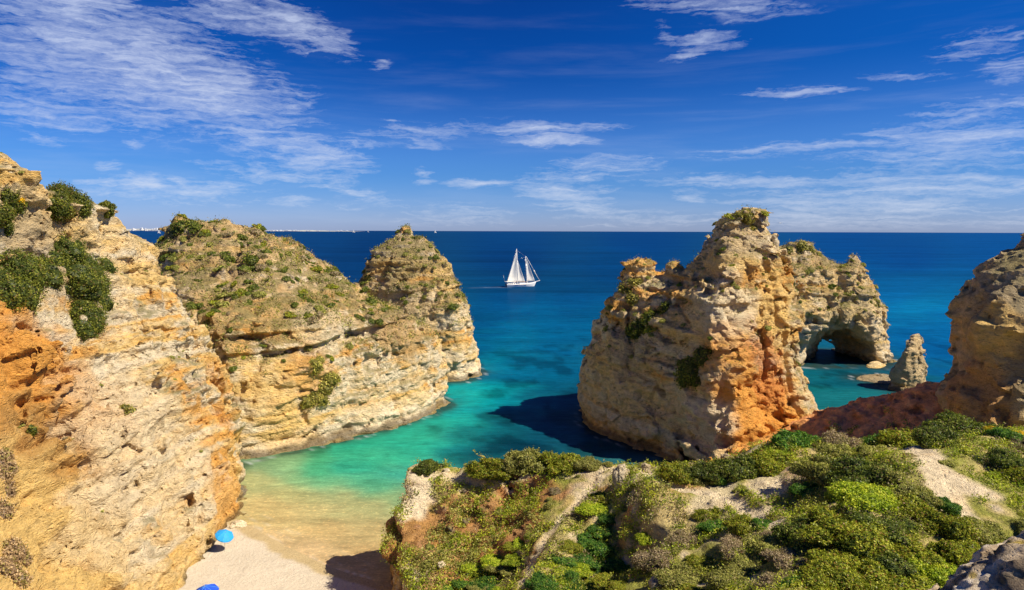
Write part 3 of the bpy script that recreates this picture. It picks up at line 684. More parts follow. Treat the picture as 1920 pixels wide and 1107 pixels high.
# foreground ground: spur, rib, gully, plateau, paths, saddle
PT = []
def g(px, py, Y): PT.append((PX(px, Y, H - Y * tn(py)), Y, H - Y * tn(py)))
def gz(px, Y, z): PT.append((PX(px, Y, z), Y, z))
for a in [(760, 882, 60), (830, 888, 59.5), (900, 893, 58.5), (960, 890, 57.5), (1020, 880, 57), (1100, 875, 56), (1160, 872, 55), (1220, 880, 52), (1280, 872, 54), (1340, 862, 55),
          (1420, 838, 55), (1500, 836, 55), (1600, 830, 52), (1700, 828, 47), (1780, 815, 45), (1880, 808, 40), (1920, 808, 38),
          (820, 960, 56.5), (900, 955, 56), (960, 940, 56), (1010, 925, 55), (820, 1040, 51), (900, 1040, 50.5), (960, 1020, 50), (800, 1107, 47), (900, 1107, 46.5), (970, 1107, 43),
          (1130, 900, 53), (1100, 940, 51), (1050, 990, 48), (1010, 1050, 44.5), (980, 1090, 42.5), (1140, 930, 51.5),
          (1090, 1010, 47), (1110, 1060, 44.5), (1110, 1107, 42.5), (1160, 1000, 46.5), (1170, 1060, 44), (1170, 1107, 42.5), (1150, 950, 49.5),
          (1185, 890, 51), (1205, 930, 47), (1215, 980, 43.5), (1225, 1040, 39.5), (1235, 1107, 36),
          (1270, 930, 46), (1330, 930, 45), (1300, 1000, 41), (1320, 1080, 35.5), (1400, 950, 42), (1450, 975, 38), (1400, 1040, 34), (1450, 1107, 28),
          (1420, 890, 48), (1500, 900, 43), (1500, 980, 36), (1560, 1060, 28), (1600, 1107, 24), (1600, 940, 36), (1600, 860, 45), (1680, 900, 37), (1700, 980, 29), (1720, 1050, 24), (1650, 1107, 22.5),
          (1710, 835, 41), (1760, 860, 36.5), (1830, 835, 36), (1850, 890, 30.5), (1920, 940, 25.5), (1920, 860, 31), (1850, 960, 27), (1920, 1010, 21), (1820, 1050, 21), (1860, 820, 36.5), (1920, 810, 35), (1990, 920, 25)]: g(*a)
for a in [(1300, 66, 7), (1240, 66, 4), (1380, 68, 8.5), (1450, 68, 9), (1520, 66, 10), (1600, 64, 11), (1700, 61, 12.3), (1800, 57, 14.2), (1900, 52, 16.2), (1340, 80, 4.5), (1430, 80, 7), (1480, 84, 8),
          (1530, 84, 9.6), (1560, 85, 10.0), (1600, 85, 10.9), (1650, 83, 12.2), (1700, 81, 13.4), (1740, 79.5, 14.6), (1790, 76, 16.6), (1850, 72, 13.5), (1950, 68, 13), (1600, 74, 8.5), (1680, 72, 10), (1750, 70, 11.5), (1540, 74, 7.5), (1850, 63, 13.2),
          (1550, 93, 5), (1650, 93, 5), (1750, 92, 6), (1850, 90, 8), (1000, 68, 5), (1150, 68, 4), (850, 68, 6), (1500, 96, 2), (1300, 90, 0), (1650, 100, -1), (1800, 100, -1),
          (0, 12, 20), (960, 12, 22), (2000, 12, 25.8), (1800, 14, 24.8), (2600, 20, 26), (2600, 40, 20), (2600, 60, 14), (700, 50, 5), (700, 36, 6), (960, 30, 11), (1200, 26, 16), (1400, 20, 20), (1600, 16, 22.5)]: gz(*a)
PTa = np.array(PT)
def tps_fit(P, reg=.25):
    n = len(P); d = np.sqrt(((P[:, None, :2] - P[None, :, :2]) ** 2).sum(-1) + .6)
    A = np.zeros((n + 3, n + 3)); A[:n, :n] = d + 0 * reg; A[:n, n] = 1; A[:n, n + 1:] = P[:, :2]; A[n, :n] = 1; A[n + 1:, :n] = P[:, :2].T
    return np.linalg.solve(A, np.concatenate([P[:, 2], [0, 0, 0]]))
TW = tps_fit(PTa)
def terrain(x, y):
    x = np.asarray(x, float); y = np.asarray(y, float)
    r = TW[-3] + TW[-2] * x + TW[-1] * y
    for (a, b, _), k in zip(PTa, TW): r = r + k * np.sqrt((x - a) ** 2 + (y - b) ** 2 + .6)
    return r
def on_ground(px, py):
    Y = np.arange(14.0, 75.0, .15); z = H - Y * tn(py); x = PX(px, Y, z); k = np.nonzero(z < terrain(x, Y))[0]
    i = k[0] if len(k) else 200
    return float(x[i]), float(Y[i]), float(z[i])
def path_pts(l): return [on_ground(a, b)[:2] for a, b, Y in l]
PATHS = [(path_pts([(1700, 828, 41.5), (1760, 850, 37.5), (1800, 872, 34), (1850, 898, 30), (1920, 940, 25.5), (1990, 975, 22)]), 0.85, 1),
         (path_pts([(1760, 842, 38), (1810, 836, 36.5), (1850, 826, 36.5)]), .95, 1),
         (path_pts([(1205, 878, 53), (1222, 893, 50.5), (1250, 908, 48.5), (1290, 918, 47), (1340, 924, 45.5), (1390, 938, 43), (1420, 952, 40.5), (1455, 978, 37.5)]), .55, 1),
         (path_pts([(1390, 940, 43), (1430, 942, 42), (1480, 930, 42)]), .45, 1),
         (path_pts([(1180, 872, 55), (1140, 890, 53.5), (1105, 915, 52), (1090, 940, 51), (1060, 965, 49.5), (1030, 1000, 47.5), (1005, 1035, 45.5), (995, 1070, 43.5), (985, 1107, 42)]), .42, .8),
         (path_pts([(770, 884, 59.7), (850, 888, 59), (900, 896, 58.2), (960, 897, 57), (1040, 880, 56.5), (1100, 884, 55), (1180, 872, 55), (1205, 878, 53)]), .55, .8),
         (path_pts([(1330, 862, 55.2), (1400, 845, 55.5), (1450, 830, 57)]), 1.2, .8)]
def seg_dist(x, y, P):
    d = np.full(x.shape, 1e9)
    for (ax, ay), (bx_, by_) in zip(P[:-1], P[1:]):
        ex, ey = bx_ - ax, by_ - ay; t_ = np.clip(((x - ax) * ex + (y - ay) * ey) / (ex * ex + ey * ey), 0, 1)
        d = np.minimum(d, np.hypot(x - ax - t_ * ex, y - ay - t_ * ey))
    return d
def path_mask(x, y):
    m_ = np.zeros(np.shape(x)); wob = .25 * vnoise(x / .7, y / .7, x * 0, 5)
    for P, wd, k in PATHS: m_ = np.maximum(m_, k * (1 - sstep(wd * .75, wd * 1.25, seg_dist(x, y, P) + wob * wd)))
    return m_
SPUR = [
 (0, [(760, 40), (742, 50), (738, 57), (740, 63), (760, 68), (900, 69), (1050, 70), (1200, 71), (1290, 78), (1330, 84), (1420, 92), (1500, 97), (1700, 97), (1900, 97), (3300, 90), (3300, 5), (-2000, 5), (300, 28)]),
 (6, [(770, 40), (752, 50), (745, 57), (746, 62), (765, 65.5), (900, 66), (1050, 67), (1200, 67), (1310, 76), (1360, 84), (1420, 90), (1500, 92), (1700, 93), (1900, 95), (3300, 90), (3300, 5), (-2000, 5), (320, 28)]),
 (10.5, [(790, 40), (770, 50), (756, 57), (754, 60.5), (775, 61.5), (900, 61.5), (1050, 61), (1200, 60), (1330, 72), (1400, 84), (1450, 88), (1540, 87), (1700, 88), (1900, 93), (3300, 90), (3300, 5), (-2000, 5), (340, 28)]),
 (14, [(1190, 57), (1330, 66), (1440, 78), (1600, 84), (1750, 84), (1900, 90), (3300, 90), (3300, 5), (-2000, 5), (700, 40), (900, 58)]),
]
TG = {}
def ground_base(xs, ys, zs):
    X, Y = np.meshgrid(xs, ys, indexing='ij')
    T = terrain(X, Y)
    T = T + .35 * fbm(X / 3.2, Y / 3.2, X * 0, 4, 50) - .25 * path_mask(X, Y)
    a = (zs[None, None, :] - T[:, :, None]).astype(np.float32)
    b = contour_field(SPUR, xs, ys, zs, 1)
    ga = np.gradient(T, xs[1] - xs[0]); ga = np.sqrt(1 + ga[0] ** 2 + ga[1] ** 2)[:, :, None]
    return np.maximum(a / ga, b).astype(np.float32)
SAND = np.array((.86, .70, .45)); GRASS = np.array((.34, .34, .065)); DRY = np.array((.62, .49, .20)); REDC = np.array((.52, .24, .085))
def ground_colour(V, N):
    x, y, z = V.T
    up = N[:, 2]
    n1 = fbm(x / 5, y / 5, z / 5, 4, 80); n2 = fbm(x / 1.4, y / 1.4, z / 1.4, 4, 90); n3 = fbm(x / .5, y / .5, z / .5, 2, 91)
    c = np.tile(DRY.astype(np.float32), (len(V), 1))
    c = mixc(c, GRASS, sstep(-.25, .45, n2 + .5 * n1))
    c = mixc(c, SAND * .8, sstep(.55, 1.0, n1 * .7 - n2))
    st = 1 - sstep(.5, .8, up + .12 * n2)
    rock = mixc(np.tile(REDC.astype(np.float32), (len(V), 1)), OCHRE * .8, sstep(-.2, .6, n1 + .6 * n2))
    rock = mixc(rock, PALE * .9, sstep(.25, .8, n2 - .4 * n1 + .25))
    c = mixc(c, rock, st)
    for (px, py, Y, r, cl, k) in [(950, 980, 54, 4.5, REDC, .75), (1000, 930, 55, 3.5, REDC, .8), (900, 1060, 50, 3, REDC, .8), (850, 1107, 49, 3, REDC, .7), (770, 1000, 58, 5, REDC, .8), (770, 910, 60, 2.5, PALE, .8), (780, 940, 59, 1.8, PALE, .8),
                                  (1165, 890, 52, 1.6, PALE, .8), (1190, 1000, 44, 3, OCHRE * .8, .5), (1290, 900, 50, 2.0, REDC, .6), (1350, 980, 42, 4, SAND * .8, .3), (1260, 960, 45, 3, DRY, .7), (1500, 870, 47, 2.0, REDC, .4)]:
        sx_, sy_, sz_ = on_mesh(V, N, px, py)
        dd = np.sqrt((x - sx_) ** 2 + (y - sy_) ** 2 + (z - sz_) ** 2) / r + .4 * n1 + .45 * n2
        c = mixc(c, cl, k * (1 - sstep(.6, 1.05, dd)))
    sad = sstep(66, 72, y) * sstep(22, 27, x)
    c = mixc(c, np.array((.95, .42, .17)) * (1 + .35 * n2 + .2 * n3)[:, None], .92 * sad * sstep(-.9, .1, .6 - np.abs(n2)))
    o2 = sstep(71, 76, y) * (1 - sstep(33, 38, x))
    c = mixc(c, ORANGE * 1.0, .8 * o2)
    pm = path_mask(x, y) * sstep(.3, .6, up)
    c = mixc(c, SAND * (1 + .08 * n3)[:, None], pm)
    c = mixc(c, DARK * 2, .7 * (1 - sstep(.4, 1.5, z + .5 * n2)) * sstep(60, 66, y))
    return c
o, *_ = build_rock('ground', None, ((-16, 66), (7, 98), (-1, 29)), .30,
           dict(lump=.45, strata=.45, gully=1.3, block=.7, amp=.75, smooth=True, local=lambda d, x, y, z, nz: d * (1 + 1.0 * sstep(5, -4, x) + 1.2 * sstep(68, 72, y))), ground_colour, M_CLAY, base=ground_base, band=3.0)
struct(o)
GROUND = o

# ------------------------------------------------------------------ vegetation
bpy.context.view_layer.update()
CAMO = Vector((0, 0, H))
def hit(px, py, objs=None):
    d = ray(px, py); best = None
    for o in (objs or list(ROCKS.values())):
        ok, loc, nor, _ = o.ray_cast(CAMO, d)
        if ok and (best is None or (loc - CAMO).length < (best[0] - CAMO).length): best = (loc, nor)
    return best

def cube_sphere(n=5):
    V = []; Q = []
    for ax in range(3):
        for sg in (-1, 1):
            b = len(V); u = np.linspace(-1, 1, n + 1)
            for i in u:
                for j in u:
                    p = np.zeros(3); p[ax] = sg; p[(ax + 1) % 3] = i * sg; p[(ax + 2) % 3] = j; V.append(p / np.linalg.norm(p))
            for i in range(n):
                for j in range(n):
                    a = b + i * (n + 1) + j; Q.append((a, a + n + 1, a + n + 2, a + 1))
    return np.array(V), np.array(Q)
CSV, CSQ = cube_sphere(6)
PAL = {
 'mastic': [(.135, .170, .018), (.28, .31, .026), (.44, .44, .045), (.28, .15, .035)],
 'dark':   [(.060, .090, .020), (.125, .160, .026), (.22, .25, .038), (.16, .12, .05)],
 'olive':  [(.19, .195, .045), (.31, .31, .070), (.48, .46, .12), (.34, .26, .10)],
 'grey':   [(.25, .18, .11), (.38, .29, .17), (.26, .24, .08), (.50, .40, .25)],
 'bright': [(.035, .10, .018), (.085, .21, .028), (.22, .36, .045), (.14, .16, .035)],
 'lime':   [(.22, .30, .018), (.38, .46, .028), (.55, .55, .05), (.17, .23, .02)],
 'yellow': [(.75, .50, .02), (.80, .58, .03), (.16, .20, .02), (.45, .34, .03)],
}
def leaves(rg, P, Nn, size, pal, clump, spread=.8, aspect=.6):
    """one quad per point, tinted in clumps"""
    n = len(P)
    R = rg.normal(size=(n, 3)); nn = Nn + spread * R; nn /= np.linalg.norm(nn, axis=1, keepdims=True)
    t_ = np.cross(nn, rg.normal(size=(n, 3))); t_ /= np.linalg.norm(t_, axis=1, keepdims=True); b_ = np.cross(nn, t_)
    s_ = (size * rg.uniform(.6, 1.35, n))[:, None]
    V = np.stack([P - t_ * s_, P - b_ * s_ * aspect, P + t_ * s_, P + b_ * s_ * aspect], 1).reshape(-1, 3)
    Q = np.arange(4 * n).reshape(n, 4)
    k = vnoise(P[:, 0] / clump, P[:, 1] / clump, P[:, 2] / clump, 4) * 1.0 + rg.normal(size=n) * .3 + .15
    pal = np.array(pal)
    c = np.where((k < -.25)[:, None], pal[0], np.where((k < .45)[:, None], pal[1], pal[2]))
    tw = rg.random(n) < .13; c[tw] = pal[3]
    c = c * rg.uniform(.8, 1.2, n)[:, None]
    return V, Q, np.repeat(c, 4, 0)
def bush_geo(seed, lobes, n, leaf, kind, clump=.35, up=-.35, core=.86, rough=.22):
    rg = np.random.default_rng(seed); Vs, Qs, Cs = [], [], []; off = 0
    pal = PAL[kind]
    area = np.array([l[3] * l[4] + l[4] * l[5] + l[3] * l[5] for l in lobes]); area = area / area.sum()
    for l, a in zip(lobes, area):
        cx, cy, cz, rx, ry, rz = l; R = np.array([rx, ry, rz]); c0 = np.array([cx, cy, cz]); rm = R.mean()
        def lump(D): return 1 + rough * fbm(D[:, 0] * 1.7 + cx, D[:, 1] * 1.7 + cy, D[:, 2] * 1.7 + seed, 3, 2) + rough * .6 * vnoise(D[:, 0] * 5 + cx, D[:, 1] * 5 + cy, D[:, 2] * 5, 7)
        m_ = max(12, int(n * a))
        D = rg.normal(size=(m_ * 2, 3)); D /= np.linalg.norm(D, axis=1, keepdims=True); D = D[D[:, 2] > up][:m_]
        rad = lump(D) * (1 - .20 * rg.random(len(D)) ** 2 + .06 * rg.normal(size=len(D)).clip(-1, 2))
        P = c0 + D * R * rad[:, None]
        V, Q, Cc = leaves(rg, P, D, leaf, pal, clump * rm if clump < 10 else 1)
        Vs.append(V); Qs.append(Q + off); Cs.append(Cc); off += len(V)
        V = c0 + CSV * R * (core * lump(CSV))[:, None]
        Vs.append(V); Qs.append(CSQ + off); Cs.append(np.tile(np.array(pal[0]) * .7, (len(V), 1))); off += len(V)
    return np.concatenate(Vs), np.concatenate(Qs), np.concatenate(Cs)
def mat_leaf():
    m = bpy.data.materials.new('foliage'); m.use_nodes = True; t = NT(m.node_tree)
    c = t.n('ShaderNodeVertexColor', layer_name='Col').outputs[0]
    oi = t.n('ShaderNodeObjectInfo').outputs['Random']
    v_ = t.mr(oi, 0, 1, .85, 1.18, False)
    c = t.mix(1.0, c, t.n('ShaderNodeCombineColor', i_0=v_, i_1=v_, i_2=v_).outputs[0], 'MULTIPLY')
    b = t.n('ShaderNodeBsdfDiffuse', i_Color=c)
    tr = t.n('ShaderNodeBsdfTranslucent', i_Color=t.mix(1.0, c, (1.1, 1.25, .6, 1), 'MULTIPLY'))
    gl = t.n('ShaderNodeBsdfGlossy', i_Color=(1, 1, 1, 1), i_Roughness=.45)
    mx = t.n('ShaderNodeMixShader', i_0=.28, i_1=b.outputs[0], i_2=tr.outputs[0])
    mx = t.n('ShaderNodeMixShader', i_0=.012, i_1=mx.outputs[0], i_2=gl.outputs[0])
    t.n('ShaderNodeOutputMaterial', i_Surface=mx.outputs[0]); return m
M_LEAF = mat_leaf()
PROTO = {}
def proto(kind, lod, var):
    key = (kind, lod, var)
    if key in PROTO: return PROTO[key]
    rg = random.Random(str(key)); lobes = [(0, 0, .30, .80, .80, .62)]
    lobes[0] = (0, 0, .18, .78, .70, .42)
    for i in range({'n': 11, 'm': 6, 'f': 3}[lod]):
        a = rg.uniform(0, 6.28); r = rg.uniform(.25, .88); q = rg.uniform(.20, .42)
        lobes.append((math.cos(a) * r, math.sin(a) * r, .42 * (1 - r) + rg.uniform(.02, .22), q * rg.uniform(.9, 1.4), q, q * rg.uniform(.6, .95)))
    nn, lf = {'n': (13000, .034), 'm': (3400, .062), 'f': (520, .15)}[lod]
    V, Q, c = bush_geo(hash_(key), lobes, nn, lf, kind, .45, -.3, .80 if lod != 'f' else .74, .38)
    me = add_mesh('shrub', V, Q, M_LEAF, c, False); d = me.data; bpy.data.objects.remove(me)
    PROTO[key] = d; return d
def hash_(k): return sum((i + 1) * ord(ch) for i, ch in enumerate(str(k))) % 100003
RS = random.Random(5)
def shrub_at(loc, r, kind, lod, label, group=None, nor=None, zs=1.0, name='shrub', sink=.12):
    o = bpy.data.objects.new(name, proto(kind, lod, RS.randrange(3))); C.objects.link(o)
    o.location = loc - Vector((0, 0, sink * r)); o.scale = (r * RS.uniform(.9, 1.1), r * RS.uniform(.9, 1.1), r * zs * RS.uniform(.9, 1.1))
    if nor is not None:
        q = Vector((0, 0, 1)).lerp(nor, .75).to_track_quat('Z', 'Y'); o.rotation_mode = 'QUATERNION'
        o.rotation_quaternion = q @ Matrix.Rotation(RS.uniform(0, 6.28), 3, 'Z').to_quaternion()
    else: o.rotation_euler = (0, 0, RS.uniform(0, 6.28))
    tag(o, label, 'shrub', group); return o
def shrub(px, py, wpx, kind, label, group=None, lod='n', zs=1.0, objs=None):
    h_ = hit(px, py, objs or [GROUND])
    if h_ is None: return
    if group and seg_all(h_[0].x, h_[0].y) < wpx / 2 / F * (h_[0] - CAMO).length * .8: return
    dist = (h_[0] - CAMO).dot(Vector((0, CP, -SP)))
    return shrub_at(h_[0], wpx / 2 / F * dist, kind, lod, label, group, None, zs)

def seg_all(x, y): return min(float(seg_dist(np.array([x]), np.array([y]), P)[0]) - wd * .6 for P, wd, k in PATHS)
# shrubs one can single out on the foreground ground
for a in [
 (805, 880, 56, 'dark', 'small dark green shrub perched on the far left corner of the foreground spur'),
 (935, 885, 90, 'mastic', 'wide green shrub on the spur crest, left part of the big clump by the water'),
 (985, 876, 100, 'olive', 'tallest round shrub of the clump on the spur crest left of centre bottom'),
 (1062, 872, 86, 'mastic', 'rounded yellow green shrub just right of the tallest crest shrub'),
 (1105, 874, 50, 'olive', 'low dry olive shrub beside the crest path, right of the rounded one'),
 (1165, 866, 44, 'grey', 'small straw coloured bush on the crest against the dark water'),
 (1218, 868, 44, 'olive', 'small pale bush on the crest directly left of the long hedge'),
 (1268, 893, 80, 'mastic', 'leftmost shrub of the long hedge below the great stack'),
 (1325, 893, 90, 'dark', 'dark shrub second from the left in the long hedge below the great stack'),
 (1385, 892, 100, 'dark', 'dark rounded shrub in the middle of the long hedge below the great stack'),
 (1440, 880, 92, 'mastic', 'green shrub near the right end of the long hedge'),
 (1462, 862, 66, 'lime', 'bright lime green shrub at the right end of the long hedge'),
 (1492, 834, 100, 'bright', 'round fresh green shrub at the foot of the orange flank of the great stack'),
 (1588, 838, 94, 'grey', 'grey brown mounded bush in front of the red slope'),
 (1640, 832, 60, 'bright', 'small green bush right of the grey mound in front of the red slope'),
 (1695, 832, 96, 'mastic', 'spreading shrub above the upper end of the sandy path'),
 (1755, 826, 92, 'dark', 'dark shrub above the sandy junction, left of the large one'),
 (1815, 812, 120, 'dark', 'large dark shrub above the sandy junction under the right cliff'),
 (1886, 818, 60, 'bright', 'green bush with yellow flowers near the right edge of the view'),
 (1866, 806, 34, 'yellow', 'yellow flowering clump above the green bush near the right edge'),
 (1906, 816, 38, 'yellow', 'yellow flowering clump at the right edge of the view'),
 (1915, 838, 70, 'grey', 'brownish bush at the right edge below the yellow flowers'),
 (1882, 872, 84, 'dark', 'dark green shrub on the right side of the sandy path'),
 (1925, 890, 84, 'mastic', 'green shrub at the right edge beside the sandy path'),
 (1550, 895, 110, 'olive', 'olive grey bush in the middle of the scrub, left of the dark one'),
 (1625, 900, 130, 'dark', 'dark twiggy bush in the middle of the scrub below the grey mound'),
 (1672, 900, 90, 'olive', 'pale olive bush along the left edge of the sandy path'),
 (1570, 855, 70, 'olive', 'yellowish bush just below the grey brown mound'),
 (1640, 858, 84, 'olive', 'soft green bush left of the upper sandy path'),
 (1715, 935, 80, 'olive', 'silvery bush on the path edge above the thicket'),
 (1772, 950, 60, 'bright', 'blue green bush on the lower path edge'),
 (1355, 905, 38, 'bright', 'small vivid fennel clump under the long hedge'),
 (1345, 992, 52, 'bright', 'vivid green fennel clump below the narrow light path'),
 (1430, 985, 40, 'bright', 'small vivid fennel clump at the end of the narrow light path'),
 (1520, 925, 64, 'bright', 'vivid green fennel clump with yellow heads in the scrub'),
 (1565, 935, 44, 'lime', 'light green tuft right of the fennel clump with yellow heads'),
 (1330, 970, 56, 'mastic', 'green low shrub on the bare slope above the fennel clump'),
 (1390, 990, 70, 'mastic', 'low dark yellow shrub between the two fennel clumps'),
 (1240, 1060, 86, 'grey', 'grey twiggy bush near the bottom centre beside the gully wall'),
 (1275, 1020, 66, 'grey', 'smaller dry grey bush above the twiggy one near the gully wall'),
 (1215, 1012, 44, 'lime', 'pale yellow green bush on the lip of the gully'),
 (1790, 1000, 110, 'mastic', 'broad yellow green shrub between the thicket and the corner boulder, upper one'),
 (1835, 1000, 90, 'olive', 'olive shrub under the sandy path just above the corner boulder'),
 (1805, 1045, 100, 'mastic', 'yellow green shrub touching the top left side of the corner boulder'),
 (1740, 1075, 110, 'lime', 'lime green shrub at the bottom edge left of the corner boulder'),
 (1925, 992, 60, 'olive', 'small olive shrub at the right edge between path and corner boulder'),
]: shrub(*a)
def in_poly(px, py, P):
    r = False
    for (a, b), (c_, d) in zip(P, P[1:] + P[:1]):
        if (b > py) != (d > py) and px < (py - b) / (d - b) * (c_ - a) + a: r = not r
    return r
def fill(poly, step, wr, kinds, label, group, lod='n', zs=.8):
    xs_ = [p[0] for p in poly]; ys_ = [p[1] for p in poly]; y = min(ys_); row = 0; k = 0
    while y < max(ys_):
        x = min(xs_) + (row % 2) * step / 2
        while x < max(xs_):
            a, b = x + RS.uniform(-.3, .3) * step, y + RS.uniform(-.3, .3) * step * .45
            if in_poly(a, b, poly): shrub(a, b, RS.uniform(*wr), RS.choice(kinds), label, group, lod, zs); k += 1
            x += step
        y += step * .42; row += 1
    return k
n1_ = fill([(1500, 1000), (1575, 985), (1570, 945), (1640, 915), (1700, 925), (1800, 960), (1900, 985), (1940, 1030), (1850, 1080), (1780, 1150), (1480, 1150)], 84, (100, 150), ['mastic', 'mastic', 'lime', 'dark', 'mastic'],
     'yellow green shrub merging with its neighbours in the dense thicket at lower right', 'shrubs of the dense thicket')
n2_ = fill([(1290, 1075), (1340, 1020), (1420, 1010), (1500, 1000), (1500, 1120), (1400, 1170), (1250, 1170)], 78, (70, 120), ['mastic', 'mastic', 'olive', 'grey'],
     'low green shrub on the slope left of the dense thicket, near the bottom edge', 'low shrubs left of the thicket', zs=.6)
n3_ = fill([(1118, 935), (1160, 935), (1150, 1000), (1170, 1050), (1190, 1107), (1020, 1140), (1010, 1080), (1050, 1010), (1100, 990)], 46, (50, 72), ['bright', 'bright', 'lime', 'bright', 'mastic'],
     'vivid green bush growing in the shaded gully at bottom centre', 'vivid bushes in the gully', zs=.7)
n4_ = fill([(820, 1090), (900, 1040), (980, 1000), (985, 1060), (960, 1130), (820, 1150)], 52, (40, 66), ['lime', 'mastic', 'olive', 'bright'],
     'low yellow green bush on the sunny slope left of the winding path at bottom', 'low bushes left of the winding path', zs=.5)
print('shrubs', n1_, n2_, n3_, n4_)

# ------- mats of evergreen scrub clinging to the cliffs: each mat one mesh
def mat_bush(name, blobs, kind, label, leaf, objs, n, flat=.45, cat='shrub'):
    lobes = []
    for (px, py, wpx) in blobs:
        h_ = hit(px, py, objs)
        if h_ is None: continue
        r = wpx / 2 / F * (h_[0] - CAMO).length * 1.22; p = h_[0] - h_[1] * (.42 * r)
        lobes.append((p.x, p.y, p.z, r * .95, r * .8, r * .9))
    if not lobes: return
    V, Q, c = bush_geo(hash_(label), lobes, n, leaf, kind, .5, -1.1, .84, .25)
    o = add_mesh(name, V, Q, M_LEAF, c * np.array((1.2, 1.08, .95)), False)
    # put the origin at its base
    b = Vector(lobes[0][:3]); o.data.transform(Matrix.Translation(-b)); o.location = b
    tag(o, label, cat); return o
ALL = list(ROCKS.values()); LC = [ALL[0]]; MH = [ALL[1]]; CS = [ALL[2]]; GS = [ALL[3]]; AR = [ALL[4]]
mat_bush('shrub', [(120, 365, 50), (112, 392, 42), (138, 378, 44), (150, 385, 34), (120, 350, 34)], 'dark', 'rounded dark green shrub high on the near left cliff below its skyline', .085, LC, 14000)
mat_bush('shrub', [(172, 372, 36), (188, 380, 34), (202, 390, 22)], 'dark', 'small dark shrub on the skyline shoulder of the near left cliff', .085, LC, 7000)
mat_bush('shrub', [(140, 478, 56), (110, 500, 56), (165, 500, 60), (195, 505, 36), (140, 520, 66), (175, 530, 50), (180, 560, 46), (150, 545, 56), (190, 540, 40), (172, 592, 52), (165, 585, 44), (180, 605, 44), (160, 618, 34), (100, 520, 44)], 'dark', 'largest green scrub patch trailing down the near left cliff', .085, LC, 30000)
mat_bush('shrub', [(30, 515, 70), (60, 525, 66), (15, 545, 50), (45, 550, 50), (5, 525, 40)], 'dark', 'wide dark green scrub patch touching the left edge of the view', .085, LC, 18000)
mat_bush('shrub', [(10, 375, 40), (25, 392, 34), (5, 410, 36), (12, 430, 24)], 'dark', 'dark shrub at the left edge high on the near cliff', .085, LC, 9000)
mat_bush('shrub', [(36, 385, 15), (40, 380, 10)], 'yellow', 'small yellow flowering tuft beside the dark shrub high at left', .085, LC, 1400)
mat_bush('shrub', [(28, 296, 20), (42, 298, 14), (18, 298, 12)], 'olive', 'olive tuft on the very top of the near left cliff', .085, LC, 1800)
mat_bush('shrub', [(5, 890, 44), (18, 925, 36), (8, 860, 36), (5, 960, 40), (20, 880, 28)], 'grey', 'grey green bush low at the left edge on the orange slope', .09, LC, 6000)
mat_bush('shrub', [(28, 1035, 40), (15, 1065, 40), (35, 1085, 36), (48, 1052, 22)], 'grey', 'dry grey bush in the bottom left corner of the view', .08, LC, 6000)
mat_bush('shrub', [(62, 812, 16), (58, 806, 10)], 'dark', 'tiny dark bush alone on the orange slope of the near left cliff', .07, LC, 700)
mat_bush('shrub', [(245, 775, 22), (240, 768, 14)], 'olive', 'small grey green tuft on the pale face of the near left cliff', .1, LC, 500)
mat_bush('shrub', [(590, 745, 36), (605, 730, 36), (620, 718, 30), (580, 758, 26), (630, 712, 20), (600, 755, 24)], 'olive', 'green bush in the middle of the banded headland face', .15, MH, 5000)
mat_bush('shrub', [(592, 683, 26), (600, 675, 16)], 'olive', 'small bush above the green bush on the banded headland face', .15, MH, 900)
mat_bush('shrub', [(345, 428, 34), (355, 424, 20), (330, 430, 18)], 'dark', 'dark tuft on the left summit of the middle headland', .16, MH, 1500)
mat_bush('shrub', [(1300, 690, 44), (1320, 670, 36), (1290, 705, 36), (1310, 715, 26), (1280, 680, 22)], 'dark', 'dark shrub on the shaded face of the great stack near its edge', .15, GS, 4500)
mat_bush('shrub', [(1225, 590, 44), (1200, 615, 44), (1245, 575, 30), (1215, 600, 40), (1185, 625, 24)], 'dark', 'dark scrub patch in the shaded hollow left on the great stack', .16, GS, 4500)
mat_bush('shrub', [(1180, 545, 36), (1195, 530, 30), (1190, 560, 26)], 'olive', 'olive scrub on the left shoulder of the great stack', .16, GS, 2500)
mat_bush('shrub', [(1385, 402, 16), (1400, 410, 24), (1412, 425, 18)], 'olive', 'yellow green tuft on the very summit of the great stack', .14, GS, 1200)
mat_bush('shrub', [(1500, 462, 22), (1520, 466, 22), (1480, 468, 16), (1535, 475, 14)], 'olive', 'thin green scrub on top of the arch rock', .2, AR, 900)

